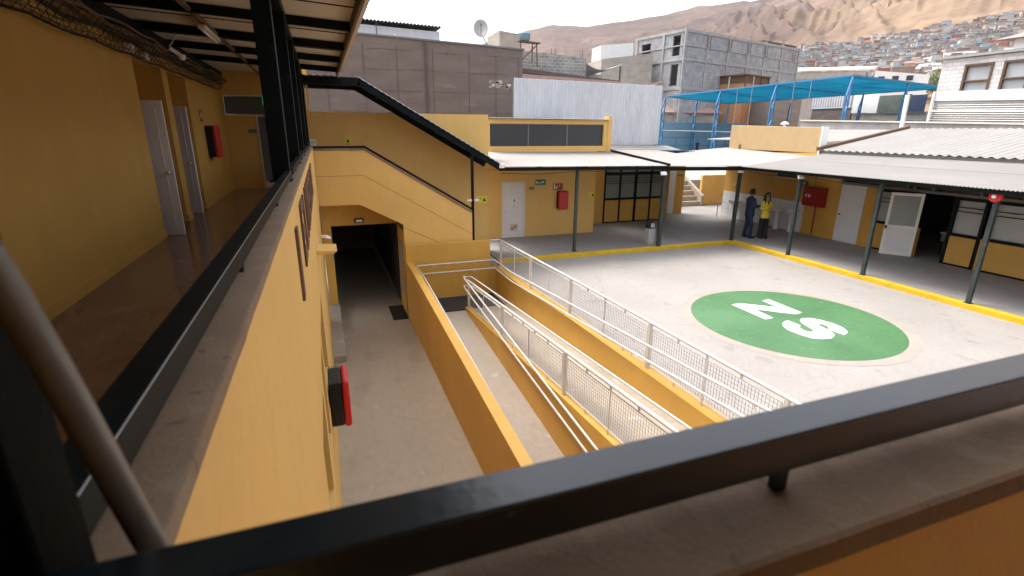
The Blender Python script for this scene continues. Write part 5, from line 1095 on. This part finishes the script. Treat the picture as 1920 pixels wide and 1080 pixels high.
rh = thing('red_roof_house', 'white house with a hipped pinkish red roof behind the block house', 'house', (44, 19, 0))
build(B(42, 15.5, -5, 47, 22.4, 5.7), 'wall', 'white', rh); build(MB().add([(41.3, 14.8, 5.71), (47.7, 14.8, 5.71), (47.7, 23.1, 5.71), (41.3, 23.1, 5.71), (44.5, 17.5, 6.9), (44.5, 20.3, 6.9)], [(0,4,1),(1,4,5,2),(2,5,3),(3,5,4,0),(0,1,2,3)]), 'roof', 'pinktile', rh); build(B(41.95, 18.8, 4.9, 41.999, 19.6, 5.65), 'window', 'wood', rh)
bgb('tan_roof_building', 'long tan roofed building above the blue canopy peak', 'building', [(84, 78, -5), (92, 70, -5), (92, 70, 10.4), (84, 78, 10.6)], (6, 4, 0), 'blocktan', ([(83, 79, 10.7), (92.5, 69.5, 10.5), (92.5, 69.5, 10.7), (83, 79, 10.9)], (7, 4, 1.2), 'soffit'))
wbn = bgb('white_terrace', 'white building with dark windows just above the blue canopy peak', 'building', [(93, 69, -5), (98, 63, -5), (98, 63, 9.4), (93, 69, 10.4)], (5, 4, 0), 'white')
for k in range(3): build(MB().bar((93.3+k*1.3, 68.5-k*1.56, 9.0), (93.9+k*1.3, 67.8-k*1.56, 9.0), .1, .8), 'window', 'glassdark', wbn)

# tree in the town
def tree(name, label, base, h, r, nl=2600, seed=1, grp=None):
    rg = random.Random(seed); t_ = thing(name, label, 'tree', base, grp)
    tr = MB().tube([base, (base[0]+.1, base[1], base[2]+h*.3), (base[0], base[1]+.1, base[2]+h*.6)], [h*.035, h*.025, h*.012], 8)
    for k in range(6): a = rg.random()*6.28; tr.tube([(base[0], base[1], base[2]+h*(.25+.06*k)), (base[0]+r*.5*math.cos(a), base[1]+r*.5*math.sin(a), base[2]+h*(.5+.06*k))], [h*.014, h*.005], 6)
    build(tr, 'trunk', 'wood', t_)
    lv = MB(); cl_ = [(rg.uniform(-.6, .6)*r, rg.uniform(-.6, .6)*r, h*rg.uniform(.42, .9), r*rg.uniform(.3, .5)) for _ in range(12)]
    for k in range(nl):
        c = rg.choice(cl_); d = Vector((rg.gauss(0, 1), rg.gauss(0, 1), rg.gauss(0, 1))).normalized()*c[3]*rg.uniform(.5, 1.05)
        p = Vector((base[0]+c[0]+d.x, base[1]+c[1]+d.y, base[2]+c[2]+d.z*.8)); u = Vector((rg.gauss(0, 1), rg.gauss(0, 1), rg.gauss(0, 1))).normalized(); v = u.orthogonal().normalized(); s_ = r*.06
        lv.add([p-u*s_, p+v*s_*.6, p+u*s_, p-v*s_*.6], [(0, 1, 2, 3)], 0 if rg.random() < .6 else 1)
    build(lv, 'crown', ['leaf', 'leaf2'], t_); return t_
M['leaf'] = mat('leaf_green', (.10, .13, .045), .7, .2); M['leaf2'] = mat('leaf_olive', (.16, .17, .07), .7, .2)
def tz(x, y): return terr(x, y)
for lb, az, d, h, r, sd in (('round olive green tree standing among the hillside houses', 48.55, 300, 12, 5.5, 3), ('dark bushy tree low in the town beside the white block house', 58.6, 205, 8, 7, 5), ('smaller bushy tree behind the blue canopy, left of the block house', 57.2, 215, 6, 6, 8)):
    x, y = d*math.sin(R(az)), d*math.cos(R(az)); tree('tree', lb, (x, y, tz(x, y)), h, r, 2200, sd, 'trees in the hillside town')

# ------------------------------------------------------------------ hillside town
HC = [('white', (.50,.49,.48)), ('off-white', (.42,.40,.375)), ('tan', (.34,.285,.24)), ('brown', (.26,.18,.14)), ('grey', (.34,.34,.35)), ('pale blue', (.30,.37,.44)), ('red', (.34,.12,.09)), ('pink', (.42,.30,.28)), ('cream', (.44,.38,.29)), ('dark grey', (.17,.17,.18)), ('turquoise', (.22,.34,.34)), ('orange', (.40,.25,.16))]
RC = [('zinc', (.33,.33,.335)), ('rusty', (.24,.16,.13)), ('white', (.48,.475,.465)), ('dark', (.14,.13,.13)), ('red', (.30,.15,.12))]
HM = [mat('house_'+a.replace(' ', '_').replace('-', '_'), c, .85, .1, .3) for a, c in HC]; RM = [mat('house_roof_'+a, c, .7, .15, .3) for a, c in RC]
M['hwin'] = mat('house_window', (.045,.05,.055), .4, .2)
WGT = [9, 6, 6, 5, 7, 3, 2, 3, 3, 3, 1, 1]
def house_mesh(rg, w_, d, h, form):
    m_ = MB().box(-w_/2, -d/2, -3, w_/2, d/2, h)
    if form == 0: m_.box(-w_/2-.2, -d/2-.3, h+.02, w_/2+.2, d/2+.3, h+.2, 1)
    elif form == 1: m_.prism([(-w_/2-.3, -d/2-.3, h+.02), (-w_/2-.3, d/2+.3, h+.02), (-w_/2-.3, 0, h+1.5)], (w_+.6, 0, 0), 1)
    elif form == 2: m_.prism([(-w_/2-.2, -d/2-.3, h+.02), (-w_/2-.2, d/2+.3, h+.8), (-w_/2-.2, d/2+.3, h+.95), (-w_/2-.2, -d/2-.3, h+.17)], (w_+.4, 0, 0), 1)
    else: m_.box(-w_/2-.1, -d/2-.1, h+.01, w_*.15, d/2, h+2.4, 0).box(-w_/2-.2, -d/2-.2, h+2.41, w_*.2, d/2, h+2.55, 1).box(w_*.16, -d/2-.1, h+.01, w_/2, d/2, h+.12, 1)
    nf = max(1, int(h/2.6)); nw = max(2, int(w_/2.6))
    for f in range(nf):
        for k in range(nw):
            if rg.random() < .8: x = -w_/2+w_*(k+.5)/nw; z = .9+f*2.6; q = rg.uniform(.4, .65); m_.box(x-q, -d/2-.04, z, x+q, -d/2-.005, min(h-.2, z+1.1), 2)
            if rg.random() < .35 and f == 0: y = -d/2+d*(k+.5)/nw; m_.box(-w_/2-.04, y-.5, .9, -w_/2-.005, y+.5, min(h-.3, 2.0), 2)
    return m_
rg = random.Random(21); nh = 0
ORD = ['first', 'second', 'third', 'fourth', 'fifth', 'sixth', 'seventh', 'eighth', 'ninth', 'tenth', 'eleventh', 'twelfth', 'thirteenth', 'fourteenth', 'fifteenth', 'sixteenth', 'seventeenth', 'eighteenth', 'nineteenth', 'twentieth', 'twenty-first', 'twenty-second', 'twenty-third', 'twenty-fourth', 'twenty-fifth', 'twenty-sixth', 'twenty-seventh', 'twenty-eighth']
rows = []; d = 268.0
while d < 900: rows.append(d); d += 10+(d-268)*.022
def hcol(): return rg.choices(range(len(HC)), WGT)[0]
templates = {}
def put_house(x, y, yawr, w_, dd, h, form, ci, ri, label):
    key = (round(w_), form, ci, ri, rg.randrange(2))
    if key in templates:
        o = templates[key].copy(); col.objects.link(o)
    else:
        me_o = build(house_mesh(rg, w_, dd, h, form), 'hillside_house', [HM[ci], RM[ri], 'hwin'], local=True); templates[key] = me_o; o = me_o
    o.location = (x, y, tz(x, y)+ZO); o.rotation_euler.z = yawr; o['label'] = label; o['category'] = 'house'; o['group'] = 'small houses of the hillside town'
    return o
for ri_, d in enumerate(rows):
    az = 47.3; k = 0; amax = 62.3 if d > 420 else 58.6
    while az < amax and nh < 300:
        w_ = rg.choice([4, 5, 5, 6, 7, 8]) if rg.random() < .95 else 12
        step = math.degrees(w_/d)*rg.uniform(.98, 1.12); az += step/2; dd_ = d+rg.uniform(-3.5, 3.5)
        x, y = dd_*math.sin(R(az)), dd_*math.cos(R(az)); az += step/2
        if 47.9 < az < 49.3 and 290 < d < 330: continue
        ci = hcol(); rr_ = rg.choices(range(5), [6, 2, 3, 2, 1.5])[0]; form = rg.choices(range(4), [4, 3, 4, 2])[0]; h = rg.choice([2.4, 2.6, 2.9, 4.6, 4.9])
        fl_ = ['flat', 'gabled', 'lean-to', 'stepped'][form]
        put_house(x, y, -R(az)+rg.uniform(-.35, .35), w_, rg.choice([5, 6]), h, form, ci, rr_,
            f"{HC[ci][0]} {'two-storey' if h > 4 else 'low'} house, {fl_} {RC[rr_][0]} roof, {ORD[min(k, 27)]} from left, {ORD[ri_]} street row uphill")
        k += 1; nh += 1
# the remaining, smaller upper houses as one mass
um = MB(); 
def put_mass(x, y, a, w_, dd, h, c0, c1):
    b_ = B(-w_/2, -dd/2, -3, w_/2, dd/2, h); z = tz(x, y); ca, sa = math.cos(a), math.sin(a)
    um.add([(x+p[0]*ca-p[1]*sa, y+p[0]*sa+p[1]*ca, z+p[2]) for p in b_.v], b_.f, c0)
    b_ = B(-w_/2-.3, -dd/2-.3, h+.02, w_/2+.3, dd/2+.3, h+.25)
    um.add([(x+p[0]*ca-p[1]*sa, y+p[0]*sa+p[1]*ca, z+p[2]) for p in b_.v], b_.f, c1)
    um.add([(x+p[0]*ca-p[1]*sa, y+p[0]*sa+p[1]*ca, z+p[2]) for p in B(-w_*.25, -dd/2-.05, .8, w_*.2, -dd/2-.01, 2).v], B(0,0,0,1,1,1).f, len(HC)+len(RC))
d0 = rows[-1] if nh < 300 else d
LAST = max(o.location.xy.length for o in templates.values())
d = LAST+10
while d < 850:
    az = 46.6
    while az < 64:
        w_ = rg.choice([4, 5, 6, 7, 8, 10]); st = math.degrees(w_/d)*rg.uniform(.95, 1.12); az += st
        if d > 815 and rg.random() < .5: continue
        dd_ = d+rg.uniform(-6, 6); put_mass(dd_*math.sin(R(az)), dd_*math.cos(R(az)), -R(az)+rg.uniform(-.35, .35), w_, 6, rg.choice([2.6, 3, 4.8]), hcol(), len(HC)+rg.choices(range(5), [6, 2, 3, 2, 1.5])[0])
    d += rg.uniform(8, 11)
if um.v: tag(build(um, 'upper_town', HM+RM+['hwin']), 'dense mass of tiny houses along the upper edge of the town', 'houses', kind='stuff')

# ------------------------------------------------------------------ people
def skinobj(name, joints, edges, m_, parent, root=0, sub=1):
    me = bpy.data.meshes.new(name); me.from_pydata([j[:3] for j in joints], edges, []); o = bpy.data.objects.new(name, me); col.objects.link(o); o.parent = parent
    sk = o.modifiers.new('skin', 'SKIN'); sk.use_smooth_shade = True
    lay = me.skin_vertices[0].data if me.skin_vertices else None
    if lay is None:
        bm = bmesh.new(); bm.from_mesh(me); bm.verts.layers.skin.verify(); bm.to_mesh(me); bm.free(); lay = me.skin_vertices[0].data
    for i, j in enumerate(joints): lay[i].radius = (j[3], j[4] if len(j) > 4 else j[3]); lay[i].use_root = (i == root)
    if sub: s_ = o.modifiers.new('sub', 'SUBSURF'); s_.levels = sub; s_.render_levels = sub+0
    me.materials.append(M[m_]); return o
def person(label, loc, rz, h, man):
    t_ = thing('person', label, 'person', loc); t_.rotation_euler.z = rz
    s = h/1.75
    # skeleton: local x = own left/right, y = forward
    sw_ = .185 if man else .155; hw_ = .095
    J = [(0,0,.95,.08,.06), (0,0,1.12,.08,.06), (0,.01,1.30,.10,.07), (0,0,1.43,.08,.055), (0,.0,1.50,.055), (0,.015,1.57,.07,.075), (0,.03,1.64,.078,.095), (0,.02,1.71,.055,.075)]
    E = [(0,1),(1,2),(2,3),(3,4),(4,5),(5,6),(6,7)]
    def add(j, p): J.append(j); E.append((p, len(J)-1)); return len(J)-1
    hands = []
    for s_ in (-1, 1):
        a = add((s_*(sw_-.03), -.01, 1.40, .035), 3)
        if man:
            if s_ > 0: el = (s_*.25, .06, 1.16, .042); wr_ = (s_*.09, .30, 1.17, .027); hd = (s_*.05, .37, 1.19, .022, .034)
            else: el = (s_*.25, .03, 1.14, .042); wr_ = (s_*.10, .28, 1.13, .027); hd = (s_*.03, .34, 1.15, .022, .034)
        else:
            el = (s_*.22, .06, 1.14, .038); wr_ = (s_*.02, .20, 1.16+.03*s_, .024); hd = (-s_*.06, .19, 1.17+.03*s_, .019, .03)
        b = add(el, a); c = add(wr_, b); d = add(hd, c); hands.append((wr_, hd, s_))
        base = Vector(hd[:3]); dr = (base-Vector(wr_[:3])).normalized(); sd2 = dr.cross(Vector((0, 0, 1))).normalized()
        for q in range(4):
            r0 = base+dr*.02+sd2*(q-1.5)*.018+Vector((0, 0, 0)); r1 = r0+dr*(.04-.004*abs(q-1.5)); r3 = r1+dr*.02+Vector((0, 0, .022))
            f0 = add((*r0, .009), d); f1 = add((*r1, .008), f0); add((*r3, .007), f1)
        th0 = base-sd2*.03*s_; f0 = add((*th0, .010), d); add((*(th0+dr*.03+Vector((0, 0, .02))), .008), f0)
    lx = (-.16, .13) if man else (-.10, .11); ly = (.0, .06) if man else (0, .03)
    for i, s_ in enumerate((-1, 1)):
        a = add((s_*hw_, 0, .86, .055), 0); b = add((s_*.10+(lx[i]-s_*.10)*.5, .02+ly[i]*.5, .50, .055), a); c = add((lx[i], ly[i]-.02, .10, .038), b); add((lx[i]+.01*s_, ly[i]+.12, .04, .034, .03), c)
    J = [(j[0]*s, j[1]*s, j[2]*s, *[r_*s for r_ in j[3:]]) for j in J]
    body = skinobj('body', J, E, 'skin', t_, 0, 1)
    # face
    fc_ = MB(); fy = (.03+.092)*s
    for s_ in (-1, 1): fc_.lathe((s_*.03*s, fy-.006, 1.655*s), [(.010, 0), (.008, .006), (.001, .008)], 8, axis='y', mi=0)
    build(fc_, 'eyes', 'blackplastic', t_, local=True)
    build(MB().add([(-.012, fy-.008, 1.60*s), (.012, fy-.008, 1.60*s), (0, fy-.006, 1.65*s), (0, fy+.018, 1.61*s)], [(0,1,3),(1,2,3),(2,0,3),(0,2,1)]), 'nose', 'skin', t_, local=True)
    build(MB().bar((-.022, fy-.004, 1.573*s), (.022, fy-.004, 1.573*s), .008, .008), 'mouth', 'maroon', t_, local=True)
    for s_ in (-1, 1): build(MB().lathe((s_*.083*s, .015, 1.64*s), [(.022, -.006), (.026, 0), (.02, .006)], 8, axis='x'), 'ear', 'skin', t_, local=True)
    # clothes
    def sub(idx, scale, nm, m_, edges=None, extra=None):
        pass
    jm = 'navy' if man else 'yellowcloth'
    def loft(m_, rings, n=20):       # rings: (z, rx, ry, cx, cy)
        vs = []
        for z, rx, ry, cx_, cy__ in rings:
            for k_ in range(n):
                a_ = 2*math.pi*k_/n; ca, sa = math.cos(a_), math.sin(a_)
                f_ = (abs(ca)**2.6+abs(sa)**2.6)**(-1/2.6); vs.append(((cx_+rx*ca*f_)*s, (cy__+ry*sa*f_)*s, z*s))
        k2 = len(rings)
        return m_.add(vs, [(q*n+k_, q*n+(k_+1) % n, (q+1)*n+(k_+1) % n, (q+1)*n+k_) for q in range(k2-1) for k_ in range(n)]+[tuple(range(n-1, -1, -1)), tuple((k2-1)*n+k_ for k_ in range(n))])
    if man: rg_ = [(.80,.185,.135,0,.0), (.88,.185,.14,0,.0), (1.0,.17,.135,0,.0), (1.12,.165,.13,0,.0), (1.28,.19,.135,0,.0), (1.38,.20,.125,0,-.01), (1.44,.17,.10,0,-.015), (1.49,.085,.075,0,-.01), (1.53,.07,.065,0,-.01)]
    else: rg_ = [(.80,.185,.138,0,0), (.90,.17,.13,0,0), (1.05,.128,.11,0,0), (1.14,.13,.112,0,0), (1.27,.155,.135,0,.01), (1.37,.165,.115,0,-.005), (1.42,.14,.09,0,-.01), (1.47,.07,.065,0,-.01), (1.50,.06,.058,0,-.01)]
    jb = loft(MB(), rg_)
    for s_ in (-1, 1):
        hnd = [h_ for h_ in hands if h_[2] == s_][0]; el = (s_*.25, .06 if s_ > 0 else .03, 1.16 if s_ > 0 else 1.14) if man else (s_*.22, .06, 1.14)
        sx = s_*(sw_-.01); wr_ = hnd[0]; kk = 1.0 if man else .85
        jb.tube([tuple(c_*s for c_ in q_) for q_ in ((sx*.82, -.01, 1.43), (sx+s_*.02, -.01, 1.38), ((sx+el[0])/2+s_*.01, (el[1])/2-.01, 1.27), el, tuple((el[q]+wr_[q])/2 for q in range(3)), wr_[:3])], [.055*s*kk, .075*s*kk, .066*s*kk, .058*s*kk, .050*s*kk, .042*s*kk], 12)
    jk = build(jb, 'blazer' if not man else 'suit_jacket', jm, t_, local=True, smooth=True)
    # shirt / blouse wedge and lapels
    wz = MB().prism([(-.055*s, .085*s, 1.47*s), (.055*s, .085*s, 1.47*s), (0, .142*s, 1.13*s)], (0, .014, 0)); build(wz, 'shirt' if man else 'blouse', 'shirt' if man else 'maroon', t_, local=True)
    if man: build(MB().prism([(-.015, .133*s, 1.44*s), (.015, .133*s, 1.44*s), (.018, .152*s, 1.22*s), (0, .156*s, 1.17*s), (-.018, .152*s, 1.22*s)], (0, .008, 0)), 'tie', 'navy', t_, local=True)
    for s_ in (-1, 1): build(MB().prism([(s_*.05*s, .125*s, 1.47*s), (s_*.085*s, .118*s, 1.40*s), (s_*.06*s, .150*s, 1.32*s), (s_*.005*s, .162*s, 1.12*s)], (0, .012, 0)), 'lapel', jm, t_, local=True)
    tb_ = loft(MB(), [(.72,.16,.11,0,.005), (.80,.165,.118,0,0), (.90,.145,.105,0,0), (1.0,.10,.08,0,0)])
    for i, s_ in enumerate((-1, 1)):
        kx = (s_*.10+lx[i])/2; rr_ = (.098, .088, .072, .070, .072) if man else (.10, .095, .088, .100, .112)
        tb_.tube([(s_*.088*s, 0, .84*s), (s_*.09*s, .005, .70*s), (kx*s, (.02+ly[i]*.5)*s, .50*s), ((kx+lx[i])/2*s, (ly[i]*.8-.005)*s, .28*s), (lx[i]*s, (ly[i]-.015)*s, .05*s)], [q*s for q in rr_], 14)
    build(tb_, 'trousers', 'navy' if man else 'blackcloth', t_, local=True, smooth=True)
    for i in (0, 1): build(MB().prism([(lx[i]-.045, ly[i]-.07, 0), (lx[i]+.045, ly[i]-.07, 0), (lx[i]+.05, ly[i]+.10, 0), (lx[i]+.02, ly[i]+.20, 0), (lx[i]-.02, ly[i]+.20, 0), (lx[i]-.05, ly[i]+.10, 0)], (0, 0, .075)), 'shoe', 'shoe', t_, local=True, bevel=.02)
    # hair: a rounded cap over the skull (open at the face), longer at the back for her
    def shell(c, rx, ry, rz, keep, n=18, k=12):
        m_ = MB(); vs = []; ids = {}
        for a in range(k+1):
            for b in range(n):
                th = math.pi*a/k; ph_ = 2*math.pi*b/n; p = Vector((c[0]+rx*math.sin(th)*math.cos(ph_), c[1]+ry*math.sin(th)*math.sin(ph_), c[2]+rz*math.cos(th))); vs.append(p)
        fs = [(a*n+b, (a+1)*n+b, (a+1)*n+(b+1) % n, a*n+(b+1) % n) for a in range(k) for b in range(n) if keep(sum((vs[q] for q in (a*n+b, (a+1)*n+b, (a+1)*n+(b+1) % n, a*n+(b+1) % n)), Vector())/4)]
        m_.add(vs, fs); return m_
    hc = (0, .01*s, 1.665*s)
    hr = build(shell(hc, .088*s, .108*s, .118*s, lambda p: p.y < hc[1]+(.045*s if p.z < hc[2]+.055*s else .2) and p.z > 1.59*s), 'hair', 'hair', t_, local=True, smooth=True)
    so2 = hr.modifiers.new('solid', 'SOLIDIFY'); so2.thickness = .012; so2.offset = 1
    if not man:
        bkh = MB().prism([(-.09*s, -.05*s, 1.68*s), (.09*s, -.05*s, 1.68*s), (.10*s, -.06*s, 1.50*s), (.09*s, -.08*s, 1.38*s), (-.09*s, -.08*s, 1.38*s), (-.10*s, -.06*s, 1.50*s)], (0, -.05*s, 0)); build(bkh, 'hair_length', 'hair', t_, local=True, bevel=.02)
        for s_ in (-1, 1): build(MB().tube([(s_*.078*s, .02*s, 1.70*s), (s_*.095*s, .03*s, 1.60*s), (s_*.105*s, .06*s, 1.48*s), (s_*.095*s, .10*s, 1.37*s)], [.02*s, .032*s, .032*s, .012*s], 8), 'hair_lock', 'hair', t_, local=True, smooth=True)
        build(MB().box(-.062*s, fy-.002, 1.635*s, -.006*s, fy+.012, 1.675*s).box(.006*s, fy-.002, 1.635*s, .062*s, fy+.012, 1.675*s).box(-.08*s, fy-.004, 1.66*s, .08*s, fy+.002, 1.668*s), 'sunglasses', 'blackplastic', t_, local=True)
    return t_
pm_ = person('man in a navy suit looking down at the phone in his hands', (14.92, 14.86, -3.85), R(128-180-90+55), 1.80, True)
pm_.rotation_euler.z = R(-105)
pf_ = person('woman in a yellow blazer and wide black trousers with folded arms', (15.42, 14.62, -3.85), R(165), 1.68, False)
ph = tag(build(MB().box(-.036, -.004, -.07, .036, .004, .07), 'phone', 'blackplastic', local=True, bevel=.003), 'dark phone held in the hands of the man', 'phone')
v = Matrix.Rotation(R(-105), 4, 'Z') @ Vector((.04, .41, 1.23)); ph.location = (14.92+v.x, 14.86+v.y, -3.85+v.z+ZO); ph.rotation_euler = (R(-35), 0, R(-105))
pb = person('dark dressed figure half hidden behind the roofs near the blue wall', (38.9, 47.5, -2.6), R(180), 1.72, True)
for ch in pb.children:
    if ch.name.startswith(('shirt', 'tie')): bpy.data.objects.remove(ch)

# ------------------------------------------------------------------ dusty air between the town and the hill
hzm = bpy.data.materials.new('dusty_air'); hzm.use_nodes = True; n_ = hzm.node_tree.nodes; n_.clear()
pv = n_.new('ShaderNodeVolumePrincipled'); pv.inputs['Color'].default_value = (.93, .90, .90, 1); pv.inputs['Density'].default_value = HAZE; pv.inputs['Anisotropy'].default_value = .3
oo = n_.new('ShaderNodeOutputMaterial'); hzm.node_tree.links.new(pv.outputs[0], oo.inputs['Volume'])
hz_ = build(B(-5200, -5200, -7, 5200, 5200, 1150), 'haze', hzm, local=True); hz_.location = (0, 0, ZO); tag(hz_, kind='stuff')
